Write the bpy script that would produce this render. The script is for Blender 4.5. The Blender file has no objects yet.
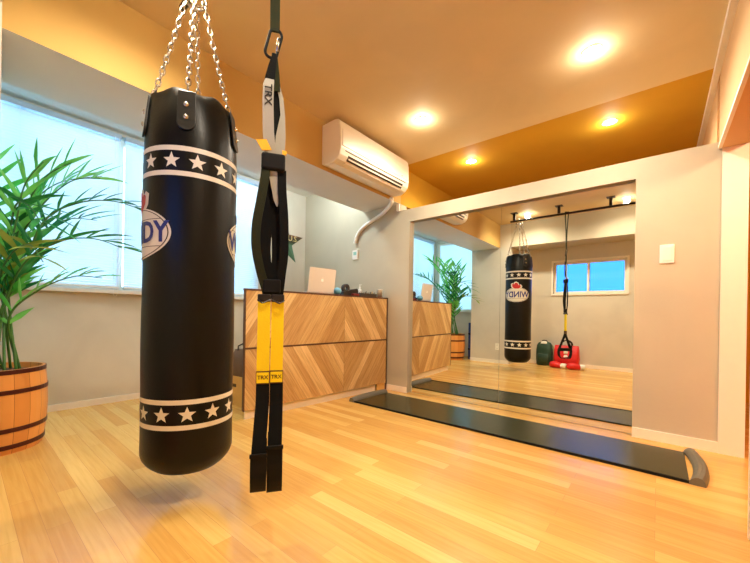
import bpy, bmesh, math, random
from mathutils import Vector, Matrix
random.seed(7)
PI = math.pi
scene = bpy.context.scene
COL = scene.collection

# ------------------------------------------------------------------ helpers
def srgb(r, g, b):
    def f(c):
        c /= 255.0
        return c / 12.92 if c <= 0.04045 else ((c + 0.055) / 1.055) ** 2.4
    return (f(r), f(g), f(b), 1.0)

def new_mat(name):
    m = bpy.data.materials.new(name)
    m.use_nodes = True
    nt = m.node_tree
    b = nt.nodes['Principled BSDF']
    return m, nt, b

def mat(name, rgb, rough=0.5, metal=0.0, spec=0.5, var=0.06, nscale=30.0, bump=0.0, coat=0.0, emit=None, es=0.0):
    """plain surface with a gentle procedural mottling and optional bump"""
    m, nt, b = new_mat(name)
    N, L = nt.nodes, nt.links
    tc = N.new('ShaderNodeTexCoord')
    no = N.new('ShaderNodeTexNoise'); no.inputs['Scale'].default_value = nscale; no.inputs['Detail'].default_value = 4
    L.new(tc.outputs['Object'], no.inputs['Vector'])
    mx = N.new('ShaderNodeMix'); mx.data_type = 'RGBA'
    c = srgb(*rgb)
    mx.inputs['A'].default_value = (c[0] * (1 - var), c[1] * (1 - var), c[2] * (1 - var), 1)
    mx.inputs['B'].default_value = (min(1, c[0] * (1 + var)), min(1, c[1] * (1 + var)), min(1, c[2] * (1 + var)), 1)
    L.new(no.outputs['Fac'], mx.inputs['Factor'])
    L.new(mx.outputs['Result'], b.inputs['Base Color'])
    b.inputs['Roughness'].default_value = rough
    b.inputs['Metallic'].default_value = metal
    b.inputs['Specular IOR Level'].default_value = spec
    if coat:
        b.inputs['Coat Weight'].default_value = coat
        b.inputs['Coat Roughness'].default_value = 0.1
    if bump:
        bp = N.new('ShaderNodeBump'); bp.inputs['Strength'].default_value = bump; bp.inputs['Distance'].default_value = 0.004
        L.new(no.outputs['Fac'], bp.inputs['Height']); L.new(bp.outputs['Normal'], b.inputs['Normal'])
    if emit:
        b.inputs['Emission Color'].default_value = srgb(*emit)
        b.inputs['Emission Strength'].default_value = es
    return m

def obj(name, bm, m, parent=None, smooth=False, bevel=0.0, bseg=2):
    if bevel:
        bmesh.ops.remove_doubles(bm, verts=bm.verts, dist=1e-6)
    me = bpy.data.meshes.new(name)
    bmesh.ops.recalc_face_normals(bm, faces=bm.faces)
    bm.to_mesh(me); bm.free()
    if smooth:
        for p in me.polygons:
            p.use_smooth = True
    ms = m if isinstance(m, (list, tuple)) else [m]
    for x in ms:
        me.materials.append(x)
    o = bpy.data.objects.new(name, me)
    COL.objects.link(o)
    if parent:
        o.parent = parent
    if bevel:
        md = o.modifiers.new('bevel', 'BEVEL'); md.width = bevel; md.segments = bseg; md.limit_method = 'ANGLE'; md.angle_limit = math.radians(40)
        if smooth is False:
            pass
    return o

def thing(name, label, cat, loc=(0, 0, 0), rotz=0.0, group=None):
    o = bpy.data.objects.new(name, None)
    o.empty_display_size = 0.1
    COL.objects.link(o)
    o.location = loc; o.rotation_euler = (0, 0, rotz)
    o['label'] = label; o['category'] = cat
    if group:
        o['group'] = group
    return o

def tag(o, label, cat, group=None):
    o['label'] = label; o['category'] = cat
    if group:
        o['group'] = group
    return o

def struct(name, bm, m, parent=None, **k):
    o = obj(name, bm, m, parent, **k)
    if not parent:
        o['kind'] = 'structure'
    return o

def B():
    return bmesh.new()

def box(bm, x0, x1, y0, y1, z0, z1, mi=0):
    vs = [bm.verts.new(p) for p in ((x0, y0, z0), (x1, y0, z0), (x1, y1, z0), (x0, y1, z0), (x0, y0, z1), (x1, y0, z1), (x1, y1, z1), (x0, y1, z1))]
    for f in ((0, 3, 2, 1), (4, 5, 6, 7), (0, 1, 5, 4), (1, 2, 6, 5), (2, 3, 7, 6), (3, 0, 4, 7)):
        fc = bm.faces.new([vs[i] for i in f]); fc.material_index = mi
    return vs

def mbox(*a):
    bm = B(); box(bm, *a); return bm

def lathe(bm, prof, seg=32, cx=0, cy=0, cap=True):
    rings = []
    for r, z in prof:
        if r < 1e-6:
            rings.append([bm.verts.new((cx, cy, z))])
        else:
            rings.append([bm.verts.new((cx + r * math.cos(2 * PI * i / seg), cy + r * math.sin(2 * PI * i / seg), z)) for i in range(seg)])
    for a, b in zip(rings, rings[1:]):
        for i in range(seg):
            j = (i + 1) % seg
            if len(a) == 1 and len(b) == 1:
                continue
            if len(a) == 1:
                bm.faces.new((a[0], b[i], b[j]))
            elif len(b) == 1:
                bm.faces.new((a[i], a[j], b[0]))
            else:
                bm.faces.new((a[i], a[j], b[j], b[i]))
    if cap:
        for rr in (rings[0], rings[-1]):
            if len(rr) > 2:
                bm.faces.new(rr)
    return rings

def tube(bm, pts, r, seg=10, cap=True):
    pts = [Vector(p) for p in pts]
    rs = r if isinstance(r, (list, tuple)) else [r] * len(pts)
    rings = []
    up = Vector((0, 0, 1))
    prev = None
    for i, p in enumerate(pts):
        a = pts[max(0, i - 1)]; c = pts[min(len(pts) - 1, i + 1)]
        t = (c - a).normalized()
        if prev is None:
            n = up.cross(t)
            if n.length < 1e-3:
                n = Vector((1, 0, 0)).cross(t)
        else:
            n = prev - t * prev.dot(t)
        n.normalize(); prev = n
        b = t.cross(n)
        rings.append([bm.verts.new(p + rs[i] * (math.cos(2 * PI * k / seg) * n + math.sin(2 * PI * k / seg) * b)) for k in range(seg)])
    for a, b in zip(rings, rings[1:]):
        for i in range(seg):
            j = (i + 1) % seg
            bm.faces.new((a[i], a[j], b[j], b[i]))
    if cap:
        bm.faces.new(rings[0]); bm.faces.new(rings[-1])
    return rings

def strap(bm, pts, w, t=0.003, side=Vector((1, 0, 0))):
    """webbing ribbon of width w along pts; side = direction of the width (or list)"""
    pts = [Vector(p) for p in pts]
    rings = []
    for i, p in enumerate(pts):
        a = pts[max(0, i - 1)]; c = pts[min(len(pts) - 1, i + 1)]
        tg = (c - a).normalized()
        s = side[i] if isinstance(side, list) else side
        s = (s - tg * s.dot(tg)).normalized()
        n = tg.cross(s)
        ww = w[i] if isinstance(w, list) else w
        rings.append([bm.verts.new(p + s * (ww / 2) * a_ + n * (t / 2) * b_) for a_, b_ in ((-1, -1), (1, -1), (1, 1), (-1, 1))])
    for a, b in zip(rings, rings[1:]):
        for i in range(4):
            j = (i + 1) % 4
            bm.faces.new((a[i], a[j], b[j], b[i]))
    bm.faces.new(rings[0]); bm.faces.new(rings[-1])

def poly_prism(bm, pts2, fr, to, f):
    """extrude 2-D outline; f(u,v,w)->xyz"""
    a = [bm.verts.new(f(u, v, fr)) for u, v in pts2]
    b = [bm.verts.new(f(u, v, to)) for u, v in pts2]
    n = len(pts2)
    bm.faces.new(a); bm.faces.new(b)
    for i in range(n):
        j = (i + 1) % n
        bm.faces.new((a[i], a[j], b[j], b[i]))

def torus_link(bm, c, d, n, L, W, r, seg=6, ns=14):
    """chain link: stadium centred c, long axis d, lying in the plane of d and n"""
    d = d.normalized(); n = (n - d * n.dot(d)).normalized(); b = d.cross(n)
    rings = []
    hw = W / 2 - r; hl = L / 2 - W / 2
    for i in range(ns):
        a = 2 * PI * i / ns
        u = math.sin(a) * hw; v = math.cos(a) * hw
        v += hl if v > 0 else -hl
        ctr = c + d * v + n * u
        out = (d * math.cos(a) + n * math.sin(a)).normalized()
        rings.append([bm.verts.new(ctr + r * (math.cos(2 * PI * k / seg) * out + math.sin(2 * PI * k / seg) * b)) for k in range(seg)])
    for i in range(ns):
        a = rings[i]; q = rings[(i + 1) % ns]
        for k in range(seg):
            j = (k + 1) % seg
            bm.faces.new((a[k], a[j], q[j], q[k]))

def text_bm(txt, size, extr=0.0004, xs=1.0, bold=0.0, seg=0):
    cu = bpy.data.curves.new('lettering', 'FONT')
    cu.body = txt; cu.size = size; cu.extrude = extr; cu.align_x = 'CENTER'; cu.align_y = 'CENTER'; cu.offset = bold
    cu.resolution_u = 3
    o = bpy.data.objects.new('lettering', cu); COL.objects.link(o)
    dg = bpy.context.evaluated_depsgraph_get(); dg.update()
    me = bpy.data.meshes.new_from_object(o.evaluated_get(dg))
    bm = B(); bm.from_mesh(me)
    bpy.data.objects.remove(o); bpy.data.curves.remove(cu); bpy.data.meshes.remove(me)
    for v in bm.verts:
        v.co.x *= xs
    return bm

def xf(bm, f):
    for v in bm.verts:
        v.co = Vector(f(v.co.x, v.co.y, v.co.z))
    return bm

def star_pts(R, r=None, rot=PI / 2, n=5):
    r = r or R * 0.42
    return [((R if i % 2 == 0 else r) * math.cos(rot + i * PI / n), (R if i % 2 == 0 else r) * math.sin(rot + i * PI / n)) for i in range(2 * n)]

# ------------------------------------------------------------------ dimensions (metres)
YP, YM = 3.163, 3.208          # face of the partition, mirror plane
XW = -3.93                     # window wall
YB = -0.43                     # rear wall
ZC = 2.53                      # ceiling
XR = 0.292                     # right wall
YF = 5.3                       # far end of the neighbouring space

# ------------------------------------------------------------------ materials
def plaster(name, rgb, var=0.10, bump=0.35):
    m, nt, b = new_mat(name); N, L = nt.nodes, nt.links
    tc = N.new('ShaderNodeTexCoord')
    n1 = N.new('ShaderNodeTexNoise'); n1.inputs['Scale'].default_value = 2.2; n1.inputs['Detail'].default_value = 6; n1.inputs['Distortion'].default_value = 0.8
    n2 = N.new('ShaderNodeTexNoise'); n2.inputs['Scale'].default_value = 55; n2.inputs['Detail'].default_value = 3
    L.new(tc.outputs['Object'], n1.inputs['Vector']); L.new(tc.outputs['Object'], n2.inputs['Vector'])
    rp = N.new('ShaderNodeValToRGB'); L.new(n1.outputs['Fac'], rp.inputs['Fac'])
    c = srgb(*rgb)
    rp.color_ramp.elements[0].position = 0.35; rp.color_ramp.elements[1].position = 0.65
    rp.color_ramp.elements[0].color = tuple(x * (1 - var) for x in c[:3]) + (1,)
    rp.color_ramp.elements[1].color = tuple(min(1, x * (1 + var)) for x in c[:3]) + (1,)
    L.new(rp.outputs['Color'], b.inputs['Base Color'])
    b.inputs['Roughness'].default_value = 0.7
    b.inputs['Specular IOR Level'].default_value = 0.25
    bp = N.new('ShaderNodeBump'); bp.inputs['Strength'].default_value = bump; bp.inputs['Distance'].default_value = 0.002
    L.new(n2.outputs['Fac'], bp.inputs['Height']); L.new(bp.outputs['Normal'], b.inputs['Normal'])
    return m

M_wall = plaster('grey beige plaster', (206, 199, 182), 0.05)
M_wallp = plaster('warm white wall cloth', (192, 184, 162), 0.03)
M_ceil = plaster('tan ceiling paper', (222, 200, 154), 0.03, 0.2)
M_ochre = plaster('ochre painted board', (202, 154, 44), 0.03, 0.15)
M_soff = plaster('pale soffit board', (222, 220, 210), 0.02, 0.15)
M_trim = mat('cream trim paint', (240, 232, 216), 0.45, var=0.02)
M_white = mat('white plastic', (244, 240, 230), 0.35, var=0.015)
M_acw = mat('warm white unit shell', (245, 236, 214), 0.35, var=0.015)
M_dark = mat('dark louvre plastic', (62, 50, 38), 0.5)
M_blackmetal = mat('black coated steel', (38, 26, 22), 0.35, metal=0.6, var=0.15)
M_steel = mat('polished steel chain', (196, 190, 178), 0.25, metal=1.0, var=0.05)
M_bag = mat('black synthetic leather', (7, 9, 6), 0.36, var=0.15, nscale=90, bump=0.12, spec=0.28)
M_tab = mat('black riveted leather tab', (24, 25, 22), 0.36, var=0.1, bump=0.2, nscale=60)
M_print = mat('white printed ink', (232, 228, 214), 0.45, var=0.03)
M_blue = mat('navy printed ink', (36, 48, 128), 0.45, var=0.03)
M_red = mat('red printed ink', (200, 34, 36), 0.45, var=0.05)
M_grey = mat('grey webbing', (160, 158, 146), 0.7, var=0.05, nscale=200, bump=0.2)
M_bweb = mat('black webbing', (9, 10, 8), 0.85, spec=0.2, var=0.12, nscale=220, bump=0.3)
M_oweb = mat('olive black webbing', (40, 44, 24), 0.85, spec=0.2, var=0.1, nscale=220, bump=0.3)
M_yweb = mat('yellow webbing', (252, 226, 8), 0.55, var=0.04, nscale=200, bump=0.2)
M_ytab = mat('orange yellow rubber tab', (252, 186, 24), 0.5, var=0.04)
M_brown = mat('dark brown stitched edge', (92, 58, 20), 0.6)
M_rubber = mat('black rubber', (8, 8, 7), 0.7, spec=0.25, var=0.15)
M_mat = mat('dark green grey slick board', (48, 52, 30), 0.24, var=0.12, nscale=6, spec=0.45)
M_matend = mat('grey rubber bumper', (104, 102, 90), 0.45, var=0.1)
M_soil = mat('brown coir soil', (92, 62, 34), 0.95, var=0.35, nscale=80, bump=0.8)
M_hoop = mat('dark copper hoop', (74, 24, 14), 0.4, metal=0.3, var=0.12)
M_edge = mat('dark walnut edging', (84, 54, 34), 0.45, var=0.12)
M_alu = mat('champagne aluminium', (216, 206, 192), 0.42, metal=0.1, var=0.02)
M_glow = mat('frosted pale logo', (255, 250, 240), 0.4, var=0.01)
M_cardb = mat('tan cardboard', (214, 170, 92), 0.8, var=0.06)
M_bleather = mat('brown leather', (104, 74, 44), 0.55, var=0.2, bump=0.3)
M_mirror, _nt, _b = new_mat('silvered mirror glass')
_b.inputs['Base Color'].default_value = (0.90, 0.92, 0.86, 1); _b.inputs['Metallic'].default_value = 1.0; _b.inputs['Roughness'].default_value = 0.0

def floor_mat():
    m, nt, b = new_mat('oak plank flooring'); N, L = nt.nodes, nt.links
    tc = N.new('ShaderNodeTexCoord')
    br = N.new('ShaderNodeTexBrick')
    br.offset = 0.37; br.offset_frequency = 2; br.squash = 1.0
    br.inputs['Scale'].default_value = 1.0
    br.inputs['Brick Width'].default_value = 0.92; br.inputs['Row Height'].default_value = 0.076
    br.inputs['Mortar Size'].default_value = 0.0009; br.inputs['Mortar Smooth'].default_value = 0.3; br.inputs['Bias'].default_value = 0.0
    br.inputs['Color1'].default_value = (0, 0, 0, 1); br.inputs['Color2'].default_value = (1, 1, 1, 1); br.inputs['Mortar'].default_value = (0.45, 0.45, 0.45, 1)
    L.new(tc.outputs['Object'], br.inputs['Vector'])
    rp = N.new('ShaderNodeValToRGB'); L.new(br.outputs['Color'], rp.inputs['Fac'])
    e = rp.color_ramp.elements
    e[0].position = 0.0; e[0].color = srgb(216, 166, 90)
    e[1].position = 1.0; e[1].color = srgb(236, 198, 120)
    x = e.new(0.35); x.color = srgb(221, 172, 92)
    x = e.new(0.7); x.color = srgb(228, 184, 102)
    mp = N.new('ShaderNodeMapping'); mp.inputs['Scale'].default_value = (1.6, 34, 1); L.new(tc.outputs['Object'], mp.inputs['Vector'])
    gr = N.new('ShaderNodeTexNoise'); gr.inputs['Scale'].default_value = 2.0; gr.inputs['Detail'].default_value = 6; gr.inputs['Distortion'].default_value = 0.5
    L.new(mp.outputs['Vector'], gr.inputs['Vector'])
    rg = N.new('ShaderNodeValToRGB'); L.new(gr.outputs['Fac'], rg.inputs['Fac'])
    rg.color_ramp.elements[0].position = 0.35; rg.color_ramp.elements[0].color = (0.88, 0.82, 0.72, 1)
    rg.color_ramp.elements[1].position = 0.62; rg.color_ramp.elements[1].color = (1.0, 1.0, 1.0, 1)
    mx = N.new('ShaderNodeMix'); mx.data_type = 'RGBA'; mx.blend_type = 'MULTIPLY'; mx.inputs['Factor'].default_value = 0.8
    L.new(rp.outputs['Color'], mx.inputs['A']); L.new(rg.outputs['Color'], mx.inputs['B'])
    mm = N.new('ShaderNodeMix'); mm.data_type = 'RGBA'
    L.new(br.outputs['Fac'], mm.inputs['Factor']); L.new(mx.outputs['Result'], mm.inputs['A']); mm.inputs['B'].default_value = srgb(196, 142, 82)
    L.new(mm.outputs['Result'], b.inputs['Base Color'])
    b.inputs['Roughness'].default_value = 0.23
    b.inputs['Specular IOR Level'].default_value = 0.55
    bp = N.new('ShaderNodeBump'); bp.inputs['Strength'].default_value = 0.15; bp.inputs['Distance'].default_value = 0.0006; bp.invert = True
    L.new(br.outputs['Fac'], bp.inputs['Height']); L.new(bp.outputs['Normal'], b.inputs['Normal'])
    return m
M_floor = floor_mat()

def chevron_mat(name, yc, sgn):
    m, nt, b = new_mat(name); N, L = nt.nodes, nt.links
    def math_(op, a, c=None, v=None):
        n = N.new('ShaderNodeMath'); n.operation = op
        for i, s in enumerate((a, c)):
            if s is None: continue
            if isinstance(s, (int, float)): n.inputs[i].default_value = s
            else: L.new(s, n.inputs[i])
        return n.outputs[0]
    tc = N.new('ShaderNodeTexCoord'); sp = N.new('ShaderNodeSeparateXYZ'); L.new(tc.outputs['Object'], sp.inputs[0])
    dy = math_('SUBTRACT', sp.outputs['Y'], yc); ay = math_('ABSOLUTE', dy); sd = math_('SIGN', dy)
    k = 1.5
    along = math_('MULTIPLY', ay, k * sgn)
    u = math_('DIVIDE', math_('ADD', sp.outputs['Z'], along), 0.118)
    idx = math_('FLOOR', u); fr = math_('FRACT', u)
    seed = math_('ADD', idx, math_('MULTIPLY', sd, 37.3))
    wn = N.new('ShaderNodeTexWhiteNoise'); wn.noise_dimensions = '1D'; L.new(seed, wn.inputs['W'])
    rp = N.new('ShaderNodeValToRGB'); L.new(wn.outputs['Value'], rp.inputs['Fac'])
    e = rp.color_ramp.elements
    e[0].color = srgb(192, 152, 92); e[1].position = 1.0; e[1].color = srgb(230, 198, 140)
    x = e.new(0.3); x.color = srgb(196, 156, 98); x = e.new(0.6); x.color = srgb(208, 172, 112)
    # grain: stretched along each plank
    lng = math_('SUBTRACT', math_('MULTIPLY', ay, 1.0), math_('MULTIPLY', sp.outputs['Z'], k * sgn))
    cb = N.new('ShaderNodeCombineXYZ'); L.new(math_('MULTIPLY', u, 4.0), cb.inputs[0]); L.new(math_('MULTIPLY', lng, 1.6), cb.inputs[1]); L.new(math_('MULTIPLY', seed, 3.1), cb.inputs[2])
    gn = N.new('ShaderNodeTexNoise'); gn.inputs['Scale'].default_value = 1.6; gn.inputs['Detail'].default_value = 5; gn.inputs['Distortion'].default_value = 0.7
    L.new(cb.outputs[0], gn.inputs['Vector'])
    rg = N.new('ShaderNodeValToRGB'); L.new(gn.outputs['Fac'], rg.inputs['Fac'])
    rg.color_ramp.elements[0].position = 0.38; rg.color_ramp.elements[0].color = (0.76, 0.67, 0.55, 1)
    rg.color_ramp.elements[1].position = 0.58; rg.color_ramp.elements[1].color = (1, 1, 1, 1)
    mx = N.new('ShaderNodeMix'); mx.data_type = 'RGBA'; mx.blend_type = 'MULTIPLY'; mx.inputs['Factor'].default_value = 0.85
    L.new(rp.outputs['Color'], mx.inputs['A']); L.new(rg.outputs['Color'], mx.inputs['B'])
    seam = math_('LESS_THAN', math_('MINIMUM', fr, math_('SUBTRACT', 1.0, fr)), 0.018)
    mid = math_('LESS_THAN', ay, 0.0018)
    sm = math_('MAXIMUM', seam, mid)
    mm = N.new('ShaderNodeMix'); mm.data_type = 'RGBA'
    L.new(math_('MULTIPLY', sm, 0.55), mm.inputs['Factor']); L.new(mx.outputs['Result'], mm.inputs['A']); mm.inputs['B'].default_value = srgb(92, 60, 34)
    L.new(mm.outputs['Result'], b.inputs['Base Color']); b.inputs['Roughness'].default_value = 0.5
    return m

def stave_mat():
    m, nt, b = new_mat('varnished cedar staves'); N, L = nt.nodes, nt.links
    tc = N.new('ShaderNodeTexCoord'); sp = N.new('ShaderNodeSeparateXYZ'); L.new(tc.outputs['Object'], sp.inputs[0])
    at = N.new('ShaderNodeMath'); at.operation = 'ARCTAN2'; L.new(sp.outputs['Y'], at.inputs[0]); L.new(sp.outputs['X'], at.inputs[1])
    ml = N.new('ShaderNodeMath'); ml.operation = 'MULTIPLY'; L.new(at.outputs[0], ml.inputs[0]); ml.inputs[1].default_value = 20 / (2 * PI)
    fl = N.new('ShaderNodeMath'); fl.operation = 'FLOOR'; L.new(ml.outputs[0], fl.inputs[0])
    fr = N.new('ShaderNodeMath'); fr.operation = 'FRACT'; L.new(ml.outputs[0], fr.inputs[0])
    wn = N.new('ShaderNodeTexWhiteNoise'); wn.noise_dimensions = '1D'; L.new(fl.outputs[0], wn.inputs['W'])
    rp = N.new('ShaderNodeValToRGB'); L.new(wn.outputs['Value'], rp.inputs['Fac'])
    rp.color_ramp.elements[0].color = srgb(210, 134, 60); rp.color_ramp.elements[1].color = srgb(228, 156, 80)
    lt = N.new('ShaderNodeMath'); lt.operation = 'LESS_THAN'; L.new(fr.outputs[0], lt.inputs[0]); lt.inputs[1].default_value = 0.03
    mm = N.new('ShaderNodeMix'); mm.data_type = 'RGBA'; L.new(lt.outputs[0], mm.inputs['Factor']); L.new(rp.outputs['Color'], mm.inputs['A']); mm.inputs['B'].default_value = srgb(140, 74, 26)
    L.new(mm.outputs['Result'], b.inputs['Base Color']); b.inputs['Roughness'].default_value = 0.35
    return m
M_stave = stave_mat()

def leaf_mat(name, c1, c2):
    m, nt, b = new_mat(name); N, L = nt.nodes, nt.links
    tc = N.new('ShaderNodeTexCoord'); no = N.new('ShaderNodeTexNoise'); no.inputs['Scale'].default_value = 5
    L.new(tc.outputs['Object'], no.inputs['Vector'])
    rp = N.new('ShaderNodeValToRGB'); L.new(no.outputs['Fac'], rp.inputs['Fac'])
    rp.color_ramp.elements[0].position = 0.35; rp.color_ramp.elements[0].color = srgb(*c1)
    rp.color_ramp.elements[1].position = 0.65; rp.color_ramp.elements[1].color = srgb(*c2)
    L.new(rp.outputs['Color'], b.inputs['Base Color']); b.inputs['Roughness'].default_value = 0.4
    tr = N.new('ShaderNodeBsdfTranslucent'); L.new(rp.outputs['Color'], tr.inputs['Color'])
    mx = N.new('ShaderNodeMixShader'); mx.inputs[0].default_value = 0.35
    L.new(b.outputs[0], mx.inputs[1]); L.new(tr.outputs[0], mx.inputs[2]); L.new(mx.outputs[0], N['Material Output'].inputs['Surface'])
    return m
M_leafd = leaf_mat('deep green palm leaf', (20, 110, 52), (56, 158, 70))
M_leafl = leaf_mat('bright green palm leaf', (84, 190, 70), (150, 224, 110))
M_leafy = leaf_mat('yellowing palm leaf', (120, 150, 50), (176, 184, 80))
M_stem = mat('green palm cane', (70, 118, 48), 0.45, var=0.2, nscale=12)

def blind_mat():
    m, nt, b = new_mat('thin white blind slat'); N, L = nt.nodes, nt.links
    no = N.new('ShaderNodeTexNoise'); no.inputs['Scale'].default_value = 3
    tc = N.new('ShaderNodeTexCoord'); L.new(tc.outputs['Object'], no.inputs['Vector'])
    rp = N.new('ShaderNodeValToRGB'); L.new(no.outputs['Fac'], rp.inputs['Fac'])
    rp.color_ramp.elements[0].color = srgb(238, 244, 246); rp.color_ramp.elements[1].color = srgb(250, 252, 252)
    L.new(rp.outputs['Color'], b.inputs['Base Color']); b.inputs['Roughness'].default_value = 0.5
    tr = N.new('ShaderNodeBsdfTranslucent'); L.new(rp.outputs['Color'], tr.inputs['Color'])
    mx = N.new('ShaderNodeMixShader'); mx.inputs[0].default_value = 0.30
    L.new(b.outputs[0], mx.inputs[1]); L.new(tr.outputs[0], mx.inputs[2]); L.new(mx.outputs[0], N['Material Output'].inputs['Surface'])
    return m
M_slat = blind_mat()

def glass_mat(name, rgb, rough=0.0):
    m, nt, b = new_mat(name); N, L = nt.nodes, nt.links
    gl = N.new('ShaderNodeBsdfGlossy'); gl.inputs['Roughness'].default_value = 0.02
    tr = N.new('ShaderNodeBsdfTransparent'); tr.inputs['Color'].default_value = srgb(*rgb)
    mx = N.new('ShaderNodeMixShader')
    fr = N.new('ShaderNodeFresnel'); fr.inputs['IOR'].default_value = 1.45
    L.new(fr.outputs[0], mx.inputs[0])
    L.new(tr.outputs[0], mx.inputs[1]); L.new(gl.outputs[0], mx.inputs[2])
    L.new(mx.outputs[0], N['Material Output'].inputs['Surface'])
    return m
M_glass = glass_mat('clear window glass', (235, 245, 250))
M_bglass = glass_mat('frosted blue window glass', (120, 160, 205))

# ------------------------------------------------------------------ the room shell
T = 0.12
struct('floor', mbox(XW - 0.15, 3.0, YB - 0.15, YF + 0.1, -0.1, 0.0), M_floor)
struct('ceiling', mbox(-2.80, 3.0, YB - 0.15, YP, ZC, ZC + 0.1), M_ceil)
struct('ceiling_window_side', mbox(XW - 0.15, -2.80, YB - 0.15, YP, ZC, ZC + 0.1), M_soff)
struct('ceiling_beyond', mbox(XW - 0.15, 3.0, YP, YF + 0.1, ZC, ZC + 0.1), M_ochre)

WY0, WY1, WZ0, WZ1 = -0.38, 2.42, 1.045, 2.50      # the big window
bm = B()
box(bm, XW - 0.15, XW, YB, YF, 0, WZ0)
box(bm, XW - 0.15, XW, YB, YF, WZ1, ZC)
box(bm, XW - 0.15, XW, YB, WY0, WZ0, WZ1)
box(bm, XW - 0.15, XW, WY1, YF, WZ0, WZ1)
struct('wall_left', bm, M_wall)
struct('baseboard_left', mbox(XW, XW + 0.012, YB + 0.012, YP, 0, 0.055), M_trim)

# beam that runs in front of the window wall
bm = B(); box(bm, -2.80, -2.26, 0.10, YP, 2.11, ZC)
M_beam = plaster('tan ochre beam face', (204, 168, 98), 0.03, 0.15)
for f in bm.faces:
    c = f.calc_center_median()
    f.material_index = 1 if abs(c.z - 2.11) < 1e-4 or abs(c.x + 2.80) < 1e-4 else 0
beam = struct('trim_beam_window', bm, [M_beam, M_soff])
bm = B(); box(bm, -2.80, -2.26, YP, YF, 2.11, ZC)
struct('trim_beam_beyond', bm, M_ochre)

# partition with the mirror recess
MX0, MX1, MZ1 = -2.134, -0.14, 1.895
bm = B()
box(bm, XW, -2.80, YP, YP + T, 0, ZC)
box(bm, -2.80, -2.26, YP, YP + T, 0, 2.11)
box(bm, -2.26, MX0, YP, YP + T, 0, 2.034)
box(bm, MX0, MX1, YP, YP + T, MZ1, 2.034)
box(bm, MX0, MX1, YM + 0.006, YP + T, 0, MZ1)
box(bm, MX1, 0.308, YP, YP + T, 0, 2.034)
struct('wall_partition', bm, M_wallp)
struct('baseboard_partition', mbox(XW + 0.012, MX0, YP - 0.012, YP, 0, 0.06), M_trim)
struct('baseboard_mirror_side', mbox(MX1, 0.308, YP - 0.012, YP, 0, 0.07), M_trim)

# right wall with the doorway beside the partition
DH = 1.985
bm = B()
box(bm, XR, 0.43, YB, 2.02, 0, ZC)
box(bm, XR, 0.43, 2.02, YP, DH, ZC)
box(bm, XR + 0.0165, 0.43, YP, YP + T, 2.034, ZC)
box(bm, XR, 0.43, YP + T, YF, 0, ZC)
M_right = plaster('tan lintel paint', (214, 176, 128), 0.03)
struct('wall_right', bm, M_right)
bm = B()
box(bm, 0.308, 0.428, YP - 0.014, YP + T, 0, DH)
struct('trim_door_jamb', bm, M_trim)
bm = B()
box(bm, 0.286, 0.304, 2.02, YP - 0.014, DH - 0.002, DH + 0.016)
struct('trim_door_head', bm, M_trim)
struct('trim_door_near', mbox(0.286, 0.434, 2.00, 2.02, 0, DH - 0.002), M_trim)
struct('trim_ceiling_right', mbox(XR - 0.03, XR, 0.12, YF, ZC - 0.045, ZC), M_trim)

# neighbouring rooms
M_orange = plaster('terracotta room wall', (222, 158, 96), 0.05)
struct('wall_adjoining', mbox(2.0, 2.1, YB, YF, 0, ZC), M_orange)
struct('wall_far', mbox(XW, 3.0, YF, YF + 0.1, 0, ZC), M_ochre)
struct('wall_near_adjoining', mbox(0.43, 2.0, YB - 0.12, YB, 0, ZC), M_orange)

# rear wall with a small window, column and soffit
BX0, BX1, BZ0, BZ1 = -1.475, -0.40, 1.285, 1.837
bm = B()
box(bm, XW, -3.86, YB - T, YB, 0, ZC)
box(bm, -3.86, -2.86, YB - T, YB, 0, 0.95)
box(bm, -3.86, -2.86, YB - T, YB, 2.46, ZC)
box(bm, -2.86, BX0, YB - T, YB, 0, ZC)
box(bm, BX1, 0.43, YB - T, YB, 0, ZC)
box(bm, BX0, BX1, YB - T, YB, 0, BZ0)
box(bm, BX0, BX1, YB - T, YB, BZ1, ZC)
struct('wall_back', bm, M_wall)
struct('wall_column', mbox(-2.80, -2.07, YB, 0.10, 0, ZC), M_wall)
struct('trim_soffit_back', mbox(-2.07, XR, YB, 0.10, 2.11, ZC), M_wallp)
struct('baseboard_back', mbox(-2.07, XR, YB, YB + 0.012, 0, 0.06), M_trim)
struct('baseboard_column', mbox(-2.80, -2.07, 0.10, 0.112, 0, 0.06), M_trim)

# back window
w = struct('window_2', mbox(BX0 - 0.03, BX1 + 0.03, YB - 0.02, YB + 0.02, BZ0 - 0.035, BZ0), M_trim)
bm = B()
box(bm, BX0 - 0.03, BX1 + 0.03, YB - 0.02, YB + 0.02, BZ1, BZ1 + 0.035)
box(bm, BX0 - 0.03, BX0, YB - 0.02, YB + 0.02, BZ0, BZ1)
box(bm, BX1, BX1 + 0.03, YB - 0.02, YB + 0.02, BZ0, BZ1)
struct('window_frame', bm, M_trim, w)
xm = (BX0 + BX1) / 2
bm = B()
for a, b_, y in ((BX0, xm + 0.02, YB - 0.07), (xm - 0.02, BX1, YB - 0.045)):
    box(bm, a, b_, y - 0.01, y + 0.01, BZ0, BZ0 + 0.035); box(bm, a, b_, y - 0.01, y + 0.01, BZ1 - 0.035, BZ1)
    box(bm, a, a + 0.035, y - 0.01, y + 0.01, BZ0 + 0.035, BZ1 - 0.035); box(bm, b_ - 0.035, b_, y - 0.01, y + 0.01, BZ0 + 0.035, BZ1 - 0.035)
struct('window_sash', bm, M_trim, w)
bm = B()
box(bm, BX0 + 0.035, xm - 0.015, YB - 0.072, YB - 0.068, BZ0 + 0.035, BZ1 - 0.035)
struct('window_pane', bm, M_bglass, w)
bm = B()
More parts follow.
